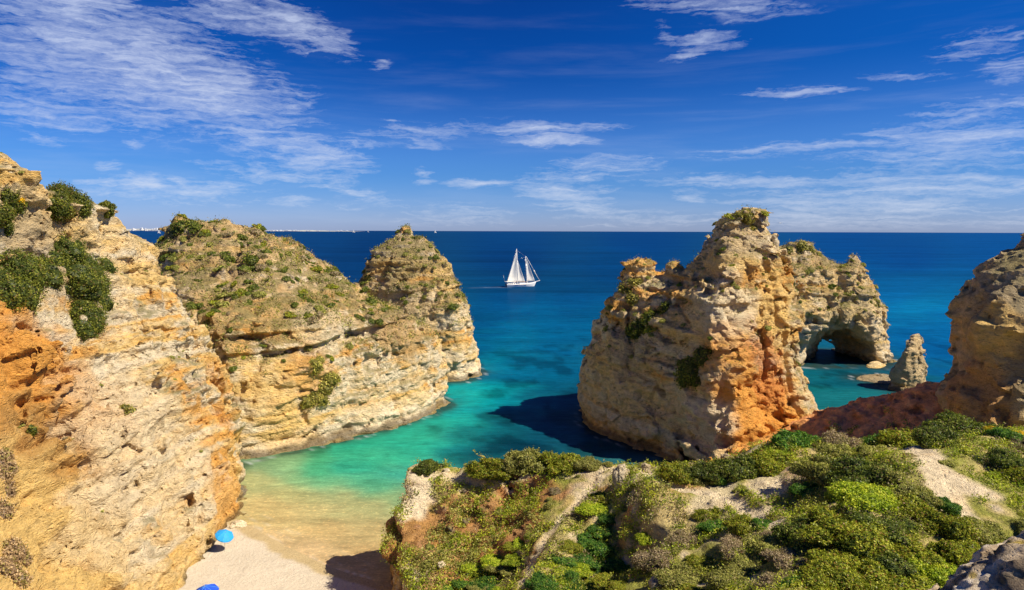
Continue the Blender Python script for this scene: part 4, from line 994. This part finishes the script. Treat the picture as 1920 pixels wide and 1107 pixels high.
def verts_of(o):
    me = o.data; n = len(me.vertices); V = np.empty(n * 3, np.float32); me.vertices.foreach_get('co', V)
    N = np.empty(n * 3, np.float32); me.vertex_normals.foreach_get('vector', N)
    return V.reshape(-1, 3), N.reshape(-1, 3)
def proj(V):
    d = V - np.array([0, 0, H]); dep = d[:, 1] * CP - d[:, 2] * SP
    return CX + F * d[:, 0] / dep, CY - F * (d[:, 1] * SP + d[:, 2] * CP) / dep, dep
RG = np.random.default_rng(3)
def scatter_shrubs(o, n, rr, kinds, label, group, upmin=.45, zmin=6, noise=.1, lod='f', seed=1, region=None):
    V, N = verts_of(o); px, py, dep = proj(V)
    tocam = ((np.array([0, 0, H]) - V) * N).sum(1) > 0
    m_ = (N[:, 2] > upmin) & (V[:, 2] > zmin) & tocam & (px > -10) & (px < 1930)
    nz_ = fbm(V[:, 0] / 6, V[:, 1] / 6, V[:, 2] / 6, 3, seed)
    m_ &= nz_ > noise - .35 * (N[:, 2] - upmin)
    if region is not None: m_ &= region(V, px, py)
    ids = np.nonzero(m_)[0]
    if len(ids) == 0: return
    for i in RG.choice(ids, min(n, len(ids)), False):
        r = RG.uniform(*rr) * (1.5 if RG.random() < .12 else 1)
        shrub_at(Vector(V[i].tolist()), r, kinds[RG.integers(len(kinds))], lod, label, group, Vector(N[i].tolist()), .75, 'shrub', .1)
scatter_shrubs(MH[0], 420, (.35, 1.0), ['dark', 'olive', 'mastic', 'dark', 'dark', 'grey'], 'small scrub bush dotted over the sloping top of the middle headland', 'small bushes on the middle headland', .42, 12, -.15)
scatter_shrubs(CS[0], 70, (.35, .85), ['dark', 'olive', 'olive', 'grey'], 'small scrub bush clinging to the pointed stack behind the headland', 'small bushes on the pointed stack', .28, 14, -.15, seed=2)
scatter_shrubs(GS[0], 90, (.25, .65), ['olive', 'mastic', 'dark', 'olive'], 'small scrub bush clinging to ledges of the great stack', 'small bushes on the great stack', .5, 12, -.1, seed=3)
scatter_shrubs(AR[0], 70, (.4, .85), ['olive', 'olive', 'dark'], 'small scrub bush clinging to the rock above the arch', 'small bushes on the arch rock', .4, 12, -.1, seed=4)
scatter_shrubs(ALL[7], 40, (.3, .8), ['dark', 'olive'], 'small bush on the shaded cliff at the right edge', 'small bushes on the right cliff', .4, 14, -.1, seed=5)
scatter_shrubs(LC[0], 40, (.2, .42), ['olive', 'grey', 'olive'], 'small dry tuft scattered on ledges of the near left cliff', 'small tufts on the near left cliff', .5, 8, .0, seed=6)
RX = lambda V, px, py: (V[:, 1] < 66) & (path_mask(V[:, 0], V[:, 1]) < .2)
scatter_shrubs(GROUND, 170, (.25, .6), ['mastic', 'olive', 'dark', 'bright', 'grey', 'olive', 'lime'], 'low cushion bush among the rough grass of the foreground slope', 'low cushion bushes on the foreground', .5, 5, .0, 'm', 7, RX)

# ------- rough grass and low scrub nobody could count
def ground_cover(name, o, n, size, region, pals, label, blades=5, near=True, seed=0, h0=.12):
    V, N = verts_of(o); px, py, dep = proj(V)
    m_ = region(V, N, px, py) & (px > -60) & (px < 1980) & (py < 1180) & (((np.array([0, 0, H]) - V) * N).sum(1) > 0)
    ids = np.nonzero(m_)[0]; wt = 1 / dep[ids] ** (1.6 if near else 0); wt /= wt.sum()
    rg = np.random.default_rng(seed); pick = rg.choice(ids, n, True, wt)
    P0 = V[pick] + rg.normal(size=(n, 3)) * .14; P0 = np.repeat(P0, blades, 0); N0 = np.repeat(N[pick], blades, 0)
    s_ = size * np.clip(dep[pick] / 40, .45, 3); s_ = np.repeat(s_, blades)
    P = P0 + rg.normal(size=P0.shape) * (s_ * 1.6)[:, None]; P[:, 2] += s_ * h0 * 8 * rg.random(len(P))
    kn = fbm(P[:, 0] / 3.5, P[:, 1] / 3.5, P[:, 2] / 3.5, 3, 40 + seed) + .25 * rg.normal(size=len(P))
    out = [[], [], []]; off = 0; edges = np.linspace(-.7, .7, len(pals) + 1); edges[0] = -9; edges[-1] = 9
    for i, kd in enumerate(pals):
        k = (kn >= edges[i]) & (kn < edges[i + 1])
        if not k.any(): continue
        V_, Q_, c_ = leaves(rg, P[k], N0[k] * .6, 1.0, PAL[kd], .6, 1.0, .5)
        ctr = np.repeat(P[k], 4, 0); V_ = ctr + (V_ - ctr) * np.repeat(s_[k], 4)[:, None]
        out[0].append(V_); out[1].append(Q_ + off); out[2].append(c_); off += len(V_)
    ob = add_mesh(name, np.concatenate(out[0]), np.concatenate(out[1]), M_LEAF, np.concatenate(out[2]), False)
    ob['kind'] = 'stuff'; ob['label'] = label; return ob
def rg_ground(V, N, px, py):
    n2 = fbm(V[:, 0] / 1.6, V[:, 1] / 1.6, V[:, 2] / 1.6, 3, 90) + .6 * fbm(V[:, 0] / 6, V[:, 1] / 6, V[:, 2] / 6, 3, 91)
    return (N[:, 2] > .45) & (n2 > -.12) & (path_mask(V[:, 0], V[:, 1]) < .3) & ((V[:, 1] < 66) | (n2 > 1.0)) & (V[:, 2] > 4)
ground_cover('ground_cover', GROUND, 50000, .062, rg_ground, ['grey', 'olive', 'lime', 'lime', 'mastic', 'olive'], 'rough grass and low scrub on the foreground slopes', 6, True, 1)
def rg_head(V, N, px, py):
    n2 = fbm(V[:, 0] / 2.5, V[:, 1] / 2.5, V[:, 2] / 2.5, 3, 90)
    return (N[:, 2] > .42) & (n2 > -.15) & (V[:, 2] > 11)
ground_cover('ground_cover', MH[0], 7000, .05, rg_head, ['grey', 'olive', 'dark', 'olive', 'mastic'], 'dry grass and scrub over the top of the middle headland', 5, False, 2)
ground_cover('ground_cover', CS[0], 1800, .05, rg_head, ['grey', 'olive', 'dark'], 'dry scrub on the pointed stack', 5, False, 3)
ground_cover('ground_cover', GS[0], 1500, .045, lambda V, N, px, py: (N[:, 2] > .55) & (V[:, 2] > 11), ['olive', 'mastic', 'grey'], 'dry scrub on the ledges of the great stack', 5, False, 4)
ground_cover('ground_cover', AR[0], 1400, .05, lambda V, N, px, py: (N[:, 2] > .5) & (V[:, 2] > 11), ['olive', 'grey', 'mastic'], 'dry scrub over the arch rock', 5, False, 5)

# ------------------------------------------------------------------ loose rocks
def boulder(px, py, wpx, label, tint=PALE, zs=.7, objs=None, base=None, seed=0):
    if base is None:
        h_ = hit(px, py, objs or [GROUND])
        if h_ is None: return
        base = h_[0]
    r = wpx / 2 / F * (base - CAMO).length
    V, Q = cube_sphere(22); V = V.copy()
    a = V[:, 0] * 1.3 + seed * 3.3; b = V[:, 1] * 1.3 + seed; c_ = V[:, 2] * 1.3
    f1, f2, cv, fc = voro(a * 1.1, b * 1.1, c_ * 1.1, seed)
    k = 1 + .30 * fbm(a, b, c_, 4, seed) + .30 * (cv - .5) - .12 * (1 - sstep(0, .12, f2 - f1)) + .05 * fbm(a * 6, b * 6, c_ * 6, 3, 3)
    V = V * k[:, None] * np.array([r, r * .85, r * zs])
    n_ = fbm(V[:, 0] * 2 / r, V[:, 1] * 2 / r, V[:, 2] * 2 / r, 3, 6)
    col = mixc(np.tile(np.asarray(tint, np.float32), (len(V), 1)), GREY, .6 * sstep(0, .6, n_))
    # weld seams of the cube faces by position so that the shading stays smooth
    key = np.round(V / r * 4000).astype(np.int64); _, ui, inv = np.unique(key, axis=0, return_index=True, return_inverse=True)
    o = add_mesh('boulder', V[ui], inv.ravel()[Q], M_CLAY, col[ui]); o.location = base + Vector((0, 0, r * zs * .35)); o.rotation_euler = (0, 0, seed * 1.7)
    tag(o, label, 'boulder'); return o
boulder(893, 880, 26, 'white boulder on the crest left of the tall round shrub', PALE * 1.05, .6, seed=1)
boulder(838, 884, 12, 'small white rock beside the dark shrub on the spur corner', PALE, .6, seed=2)
boulder(1212, 884, 18, 'pointed grey rock at the start of the narrow light path', GREY * 1.4, 1.3, seed=3)
boulder(1165, 905, 30, 'pale ribbed rock standing at the head of the gully', PALE * .8, 1.6, seed=4)
boulder(1362, 858, 18, 'grey rock at the foot of the great stack', GREY, .7, seed=5)
boulder(1235, 1100, 36, 'pale rock at the bottom edge beside the gully', PALE * .8, .7, seed=6)
boulder(830, 1062, 16, 'small white rock above the pillar on the red spur face', PALE, .7, seed=8)
boulder(0, 0, 28, 'flat white slab on the sand at the foot of the near left cliff', PALE * 1.05, .35, base=W(449, 986, .1), seed=9)
boulder(0, 0, 14, 'small pale stone between the white slab and the cliff', PALE, .5, base=W(436, 992, .2), seed=10)
LVB = [(25.2, [(1560, 9.3), (1830, 7), (2300, 6), (2500, 13), (1940, 13)]), (26.3, [(1690, 9.6), (1840, 8), (2250, 7), (2400, 12), (1900, 12)]), (26.9, [(1790, 9.6), (1860, 8.6), (2200, 8), (2300, 11.5), (1880, 11)]),
       (27.4, [(1865, 9.6), (1930, 9), (2150, 8.6), (2200, 11), (1910, 10.4)]), (27.85, [(1955, 9.8), (2070, 9.2), (2150, 10.5), (2000, 10.6)])]
def bcol(V, N):
    x, y, z = V.T; n1 = fbm(x / .5, y / .5, z / .5, 4, 3); n2 = fbm(x / .15, y / .15, z / .15, 3, 5)
    c = np.tile(np.array((.50, .39, .26), np.float32), (len(V), 1))
    c = mixc(c, np.array((.72, .62, .48)), sstep(.1, .5, n1 + .4 * n2)); c = mixc(c, np.array((.08, .06, .045)), .8 * sstep(.1, .6, -n1 + .5 * n2))
    return mixc(c, np.array((.42, .30, .03)), .8 * sstep(.5, .8, fbm(x / .35, y / .35, z / .35, 3, 12) + .3 * n2))
o, *_ = build_rock('boulder', LVB, ((4.0, 12.5), (6.5, 13), (25.2, 29)), .05, dict(smooth=True, scale=5.0, lump=.6, strata=.3, gully=.4), bcol, mat_rock('lichen_rock', .10, 6.0), band=.6, minz=25.2)
tag(o, 'dark lichen covered boulder close by in the bottom right corner', 'boulder')

# ------------------------------------------------------------------ simple materials
def mat_plain(name, c, rough=.6, bump=0, var=.1, metal=0, sc_=8.0):
    m = bpy.data.materials.new(name); m.use_nodes = True; t = NT(m.node_tree)
    oc = t.n('ShaderNodeTexCoord').outputs['Object']; n_ = t.noise(oc, sc_, 4, .6)
    v_ = t.mr(n_, .3, .7, 1 - var, 1 + var, False)
    cc = t.mix(1.0, (*c, 1), t.n('ShaderNodeCombineColor', i_0=v_, i_1=v_, i_2=v_).outputs[0], 'MULTIPLY')
    b = t.n('ShaderNodeBsdfPrincipled', i_Base_Color=cc, i_Roughness=rough, i_Metallic=metal)
    t.n('ShaderNodeOutputMaterial', i_Surface=b.outputs[0]); return m
M_WHITE = mat_plain('white_paint', (.80, .79, .76), .4); M_SAIL = mat_plain('sailcloth', (.86, .83, .74), .8, var=.06, sc_=.5)
M_WOOD = mat_plain('varnished_wood', (.30, .14, .05), .4); M_STEEL = mat_plain('steel', (.6, .6, .62), .3, metal=.6); M_DK = mat_plain('dark_window', (.03, .035, .04), .2)
M_BLUE1 = mat_plain('light_blue_fabric', (.015, .32, .75), .7); M_BLUE2 = mat_plain('deep_blue_fabric', (.006, .07, .62), .7)
def empty(name, loc, rz=0):
    o = bpy.data.objects.new(name, None); o.empty_display_size = .3; C.objects.link(o); o.location = loc; o.rotation_euler = (0, 0, rz); return o
def tubes(segs, n=8):
    Vs, Qs = [], []; off = 0
    for (a, b, r0, r1) in segs:
        a = np.array(a, float); b = np.array(b, float); d = b - a; d /= np.linalg.norm(d)
        u = np.cross(d, (0, 0, 1) if abs(d[2]) < .9 else (1, 0, 0)); u /= np.linalg.norm(u); v = np.cross(d, u)
        an = np.linspace(0, 2 * np.pi, n, endpoint=False); ring = np.cos(an)[:, None] * u + np.sin(an)[:, None] * v
        V = np.concatenate([a + ring * r0, b + ring * r1, [a], [b]]); i = np.arange(n); j = (i + 1) % n
        Q = np.concatenate([np.stack([i, j, j + n, i + n], 1), np.stack([j, i, np.full(n, 2 * n), np.full(n, 2 * n)], 1)[:, [0, 1, 2, 2]], np.stack([i + n, j + n, np.full(n, 2 * n + 1), np.full(n, 2 * n + 1)], 1)])
        Vs.append(V); Qs.append(Q + off); off += len(V)
    return np.concatenate(Vs), np.concatenate(Qs)
def clean(o, solid=0):
    import bmesh
    bm = bmesh.new(); bm.from_mesh(o.data); bmesh.ops.dissolve_degenerate(bm, dist=1e-5, edges=bm.edges); bmesh.ops.remove_doubles(bm, verts=bm.verts, dist=1e-4)
    bmesh.ops.recalc_face_normals(bm, faces=bm.faces)
    if solid: bmesh.ops.solidify(bm, geom=bm.faces[:], thickness=solid)
    bm.to_mesh(o.data); bm.free(); return o
def tube_obj(name, segs, mat, parent, n=8): V, Q = tubes(segs, n); return clean(add_mesh(name, V, Q, mat, None, True, parent))
def boxes_obj(name, bx_, mat, parent, bev=.03):
    import bmesh
    bm = bmesh.new()
    for (c_, s_) in bx_:
        r_ = bmesh.ops.create_cube(bm, size=1.0)
        bmesh.ops.scale(bm, vec=s_, verts=r_['verts']); bmesh.ops.translate(bm, vec=c_, verts=r_['verts'])
    if bev: bmesh.ops.bevel(bm, geom=bm.edges[:], offset=bev, segments=1, affect='EDGES')
    me = bpy.data.meshes.new(name); bm.to_mesh(me); bm.free(); me.materials.append(mat)
    o = bpy.data.objects.new(name, me); C.objects.link(o); o.parent = parent; return o
def grid_obj(name, P, mat, parent, solid=0, smooth=True):
    a, b = P.shape[:2]; i = np.arange(a - 1)[:, None] * b + np.arange(b - 1)[None]
    Q = np.stack([i, i + b, i + b + 1, i + 1], -1).reshape(-1, 4)
    return clean(add_mesh(name, P.reshape(-1, 3), Q, mat, None, smooth, parent), solid)
def hull_obj(L, B, fb, dr, mat, parent, name='hull'):
    P = []
    for s_ in np.linspace(-1, 1, 33):            # stern -1, bow +1
        x_ = s_ * L / 2; sheer = fb * (1 + .32 * max(s_, 0) ** 2 * 1.6 + .18 * min(s_, 0) ** 2)
        bw = B / 2 * (1 - max(0, s_ - .05) ** 2.0 * 1.09) * (1 - .32 * max(0, -s_ - .2) ** 2 / .64)
        bw = max(bw, .03)
        row = []
        for q in np.linspace(-1, 1, 17):
            aq = abs(q); zz = sheer - (sheer + dr * (1 - .5 * s_ * s_)) * (1 - aq) ** .9
            wy = bw * np.sign(q) * aq ** .42
            ov = (zz / fb) * (1.0 if s_ > 0 else .55) * L * .045 * abs(s_) ** 3 * (1 if s_ > 0 else -1)
            row.append((x_ + ov, wy, zz))
        row.append((x_ + (L * .045 * 1.2 * abs(s_) ** 3 * (1 if s_ > 0 else -.5)), 0, sheer * .92))
        P.append(row + [row[0]])
    P = np.array(P); o = grid_obj(name, P, mat, parent)
    return o
def sail_obj(name, A, B_, Cc, belly, mat, parent):
    """triangular sail: head A, tack B_, clew Cc, belly to the lee"""
    A, B_, Cc = (np.array(q, float) for q in (A, B_, Cc)); n = 14; P = []
    for i in range(n + 1):
        s_ = i / n; row = []
        for j in range(n + 1):
            q = j / n; p = A * (1 - s_) + (B_ * (1 - q) + Cc * q) * s_
            p = p + np.array([0, belly * 4 * q * (1 - q) * math.sin(math.pi * min(1, s_ * .85 + .1)) * s_, 0]); row.append(p)
        P.append(row)
    return grid_obj(name, np.array(P), mat, parent, .05)

# ------------------------------------------------------------------ the two masted sailing ship
bp_ = W(976, 538, 0)
ship = empty('sailing_ship', (bp_.x, bp_.y, 0), math.radians(28))
ship.scale = (1.10, 1, 1)
tag(ship, 'white two masted sailing ship with cream sails on the open blue sea', 'sailing ship')
M_ = bp_.y * CP / F * 1.0 + H * SP / F
def U(px): return (px - 976) * M_
def Zs(py): return (538 - py) * M_ * 1.0
hull_obj(U(1003) - U(949), 4.6, 1.75, .8, M_WHITE, ship)
tube_obj('rub_rail', [((U(950), sy * 1.5, 1.5), (U(965), sy * 2.2, 1.4), .07, .07) for sy in (-1, 1)] + [((U(965), sy * 2.2, 1.4), (U(985), sy * 2.25, 1.45), .07, .07) for sy in (-1, 1)], M_WOOD, ship)
tube_obj('bowsprit', [((U(999), 0, 2.2), (U(1014.5), 0, 3.3), .22, .10)], M_WHITE, ship)
cb_ = boxes_obj('cabin', [((U(958), 0, 2.0), (4.2, 2.6, 1.0)), ((U(979), 0, 1.9), (3.4, 2.2, .7))], M_WHITE, ship)
boxes_obj('window', [((U(958) + dx_, sy * 1.31, 2.1), (.8, .03, .4)) for dx_ in (-1.3, 0, 1.3) for sy in (-1, 1)], M_DK, cb_, 0)
boxes_obj('awning', [((U(955.5), 0, Zs(527.5)), (U(965) - U(948), 3.0, .12))], M_SAIL, ship, .02)
tube_obj('awning_post', [((U(q), sy * 1.35, 1.6), (U(q), sy * 1.35, Zs(527.7)), .05, .05) for q in (949.5, 956, 963.5) for sy in (-1, 1)], M_STEEL, ship, 6)
rl = []
for sy in (-1, 1):
    for q in np.linspace(967, 1000, 9): rl.append(((U(q), sy * 2.2 * (1 - max(0, (q - 976) / 27) ** 2) ** 1, 1.7), (U(q), sy * 2.2 * (1 - max(0, (q - 976) / 27) ** 2), 2.6), .03, .03))
tube_obj('railing', rl, M_STEEL, ship, 5)
mastA = tube_obj('mast', [((U(971), 0, .8), (U(968), 0, Zs(467)), .26, .14)], M_WHITE, ship, 10)
mastB = tube_obj('mast', [((U(989), 0, .8), (U(985.5), 0, Zs(481)), .24, .13)], M_WHITE, ship, 10)
tube_obj('spreader', [((U(968.6), -1.3, Zs(481)), (U(968.6), 1.3, Zs(481)), .06, .06)], M_WHITE, mastA, 6)
boxes_obj('crow_box', [((U(984.9), 0, Zs(488)), (.7, .6, .6))], M_WHITE, mastB)
tube_obj('boom', [((U(970.5), 0, Zs(529)), (U(953), 1.2, Zs(527.5)), .12, .08)], M_WOOD, ship)
tube_obj('boom', [((U(988.8), 0, Zs(529)), (U(973), .8, Zs(528.5)), .10, .08)], M_WOOD, ship)
sail_obj('sail', (U(967.3), 0, Zs(474)), (U(969.8), 0, Zs(529.5)), (U(952.5), 1.5, Zs(528)), .9, M_SAIL, ship)
sail_obj('sail', (U(970.2), 0, Zs(488)), (U(985.5), .3, Zs(529.5)), (U(972.6), 1.4, Zs(529)), .7, M_SAIL, ship)
sail_obj('sail', (U(987.5), 0, Zs(485)), (U(1004), 0, Zs(528)), (U(990.5), 1.4, Zs(528.5)), .8, M_SAIL, ship)
tube_obj('furled_jib', [((U(986.5), 0, Zs(481)), (U(1002), 0, Zs(508)), .07, .15), ((U(1002), 0, Zs(508)), (U(1004), 0, Zs(512)), .34, .30), ((U(1004), 0, Zs(512)), (U(1014), 0, Zs(528.5)), .14, .08)], M_SAIL, ship)
tube_obj('rigging', [((U(968), 0, Zs(468)), (U(948.5), 0, 2.2), .035, .035), ((U(985.6), 0, Zs(482)), (U(968.5), 0, Zs(487)), .03, .03), ((U(968), 0, Zs(469)), (U(985.6), 0, Zs(482)), .03, .03)]
         + [((U(m0), 0, Zs(t0)), (U(b0 + k), sy * 2.1, 1.9), .03, .03) for (m0, t0, b0) in ((968.3, 480, 969.5), (985.8, 488, 988)) for k in (-1.5, 1.5) for sy in (-1, 1)], M_STEEL, ship, 5)
tube_obj('flag_staff', [((U(947), 0, 1.8), (U(943), 0, Zs(515)), .04, .03)], M_STEEL, ship, 5)

# far small sailing boats
def sailboat(px, py, hpx, label):
    p = W(px, py, 0); s_ = hpx * (p.y / F) / 12.0
    r = empty('sailboat', (p.x, p.y, 0), .3); tag(r, label, 'sailboat')
    hull_obj(8, 2.4, .9, .4, M_WHITE, r); tube_obj('mast', [((0, 0, .3), (0, 0, 12), .1, .06)], M_WHITE, r, 6)
    sail_obj('sail', (0, 0, 11.8), (-.2, 0, 1.6), (-3.6, .6, 1.6), .4, M_SAIL, r); sail_obj('sail', (.1, 0, 10.5), (3.7, 0, 1.2), (.5, .5, 1.4), .4, M_SAIL, r)
    r.scale = (s_, s_, s_)
sailboat(298, 440, 8, 'tiny white sailboat in the gap between the near cliff and the headland')
sailboat(663, 437.5, 6, 'tiny sailboat near the right end of the distant white coast')
sailboat(816, 437.5, 6, 'tiny sailboat on the horizon above the pointed stack, right of its tip')
sailboat(690, 436.5, 3.5, 'faintest sailboat on the horizon left of the pointed stack tip')

# ------------------------------------------------------------------ beach umbrellas
def umbrella(loc, r, mat, label, tilt, az_, segs=8):
    o = empty('beach_umbrella', loc); tag(o, label, 'beach umbrella')
    R_ = Matrix.Rotation(math.radians(az_), 4, 'Z') @ Matrix.Rotation(math.radians(tilt), 4, 'X')
    top = 2.0; P = []
    for i in range(segs * 4 + 1):
        a = i / (segs * 4) * 2 * math.pi; f_ = (i % 4) / 4.0; sc2 = 1 - .045 * math.sin(math.pi * f_)
        row = [np.array(R_ @ Vector((math.cos(a) * r * q * sc2, math.sin(a) * r * q * sc2, .50 * r * (1 - q ** 1.7) - .03 * math.sin(math.pi * f_) * q))) + np.array([0, 0, top - .5 * r]) for q in np.linspace(0.02, 1, 8)]
        row.append(row[-1] + np.array([0, 0, -.09])); P.append(row)
    cn = grid_obj('canopy', np.array(P), mat, o, .012, False)
    rb = []
    for i in range(segs):
        a = i / segs * 2 * math.pi
        pts = [R_ @ Vector((math.cos(a) * r * q, math.sin(a) * r * q, .50 * r * (1 - q ** 1.7) + .012)) + Vector((0, 0, top - .5 * r)) for q in (0.05, .4, .7, 1)]
        rb += [(tuple(pts[k]), tuple(pts[k + 1]), .012, .012) for k in range(3)]
    tube_obj('rib', rb, M_BLUEL, cn, 5)
    tp = R_ @ Vector((0, 0, .5 * r + .12)) + Vector((0, 0, top - .5 * r))
    tube_obj('pole', [((0, 0, -.4), (0, 0, top - .5 * r), .022, .022), ((0, 0, top - .5 * r), tuple(tp), .022, .015)], M_STEEL, o)
    return o
M_BLUEL = mat_plain('pale_blue_seam', (.10, .45, .80), .7)
p = W(423, 1028, .95); umbrella((p.x, p.y, .6), .88, M_BLUE1, 'light blue beach umbrella leaning against the foot of the near left cliff', 24, 60)
p = W(389, 1138, 1.3); umbrella((p.x, p.y, 1.0), 1.0, M_BLUE2, 'deep blue beach umbrella cut off by the bottom edge of the view', 10, -20)

# ------------------------------------------------------------------ gull
gp = CAMO + ray(1463.5, 417) * 150
gu = empty('gull', gp, .5); tag(gu, 'white gull gliding just right of the summit of the great stack', 'gull')
def lathe_x(prof, n=10):
    return np.array([[(x_, r_ * math.cos(a), r_ * math.sin(a) * .9) for a in np.linspace(0, 2 * math.pi, n + 1)] for x_, r_ in prof])
grid_obj('body', lathe_x([(-.34, .002), (-.3, .02), (-.12, .06), (.05, .08), (.16, .05), (.20, .045), (.26, .02), (.30, .002)]), M_WHITE, gu, 0)
for sy in (-1, 1):
    P = []
    for q in np.linspace(0, 1, 9):
        z_ = .10 * math.sin(q * 2.0) - .12 * q * q; ch = .17 * (1 - q ** 1.5) + .02; xo = .06 - .18 * q * q + .05 * math.sin(q * 3)
        P.append([(xo - ch * k, sy * (.03 + .66 * q), z_ + .02 * math.sin(math.pi * k)) for k in np.linspace(0, 1, 5)])
    grid_obj('wing', np.array(P), M_WHITE, gu, .012)
grid_obj('tail', np.array([[(-.3, -.02, 0), (-.3, .02, 0)], [(-.45, -.07, 0), (-.45, .07, 0)]]), M_WHITE, gu, .01)

# ------------------------------------------------------------------ the far coast and its town
YC = 22000.0
def XC(px): return (px - CX) / F * YC
rows = []; pxs = np.linspace(150, 672, 160)
for q in np.linspace(0, 1, 9):
    hgt_ = 34 * np.clip(1 + .8 * fbm(pxs / 22, pxs * 0, pxs * 0, 3, 3), .2, 2.2) * np.clip((672 - pxs) / 90, 0, 1) + 25 * np.clip((400 - pxs) / 150, 0, 1)
    prof_ = math.sin(math.pi * min(1, q * .9 + .0))
    rows.append(np.stack([XC(pxs), YC + q * 1500 + 60 * np.sin(pxs / 9), -3 + (hgt_ + 3) * min(1, q * 4) * (1 if q < .8 else (1 - q) * 5)], 1))
M_COAST = mat_plain('far_coast', (.40, .40, .36), .9, var=.35, sc_=.006)  # pale greyed tone: distance haze put into the colour
struct(grid_obj('coast', np.array(rows), M_COAST, None))

def building_mesh(kind):
    root = empty('building', (0, 0, 0))
    w_, h_ = [(90, 42), (46, 80), (130, 30)][kind]
    a = boxes_obj('wall', [((0, 0, h_ / 2), (w_, 40, h_)), ((w_ * .2, 5, h_ * .55), (w_ * .35, 30, h_ * 1.1))], M_WHITE, root, 1)
    return root
protoB = [building_mesh(k) for k in range(3)]
rb_ = random.Random(9)
def put_b(k, x_, y_, z_, s_, first):
    src = protoB[k]
    if first: r = src
    else:
        r = src.copy(); C.objects.link(r)
        for ch in src.children:
            c_ = ch.copy(); C.objects.link(c_); c_.parent = r
    r.location = (x_, y_, z_); r.scale = (s_, s_, s_)
    tag(r, 'white block of the far seaside town on the horizon at left', 'building', 'white buildings of the far town')
used = set()
for i in range(130):
    px = rb_.choice([rb_.uniform(250, 332), rb_.uniform(395, 480), rb_.uniform(485, 560), rb_.uniform(500, 655)])
    k = 1 if px < 330 and rb_.random() < .35 else rb_.choice((0, 2)); f_ = k not in used; used.add(k)
    put_b(k, XC(px), YC - rb_.uniform(0, 60), rb_.uniform(0, 14), rb_.uniform(.5, 1.15) if px < 332 else rb_.uniform(.35, .8), f_)
for k, b_ in enumerate(protoB):
    if k not in used:
        for ch in list(b_.children): bpy.data.objects.remove(ch)
        bpy.data.objects.remove(b_)

# ------------------------------------------------------------------ only the shrubs that show largest stay single things
bpy.context.view_layer.update()
sh = [o for o in C.objects if o.type == 'MESH' and o.get('category') == 'shrub' and not o.parent]
def shown(o):
    if not o.get('group'): return 1e9
    c_ = np.array([list(o.matrix_world.translation)]); px, py, dep = proj(c_)
    r_ = o.scale[0] / dep[0] * F
    return r_ if (-60 < px[0] < 1980 and -20 < py[0] < 1107 + r_) else -1
sh.sort(key=shown, reverse=True)
rest = [o for o in sh[295:]]
Vs, Qs, Cs = [], [], []; off = 0
for o in rest:
    if shown(o) > 0:
        me = o.data; n = len(me.vertices); V = np.empty(n * 3, np.float32); me.vertices.foreach_get('co', V); V = V.reshape(-1, 3)
        c_ = np.empty(n * 4, np.float32); me.color_attributes['Col'].data.foreach_get('color', c_)
        q_ = np.empty(len(me.polygons) * 4, np.int32); me.loops.foreach_get('vertex_index', q_)
        Mw = np.array(o.matrix_world); V = V @ Mw[:3, :3].T + Mw[:3, 3]
        Vs.append(V); Qs.append(q_.reshape(-1, 4) + off); Cs.append(c_.reshape(-1, 4)[:, :3]); off += n
    bpy.data.objects.remove(o)
if Vs:
    o = add_mesh('scrub', np.concatenate(Vs), np.concatenate(Qs), M_LEAF, np.concatenate(Cs), False)
    o['kind'] = 'stuff'; o['label'] = 'the smallest scrub bushes dotted over rocks and slopes'
    print('stuff shrubs', len(Vs), off)
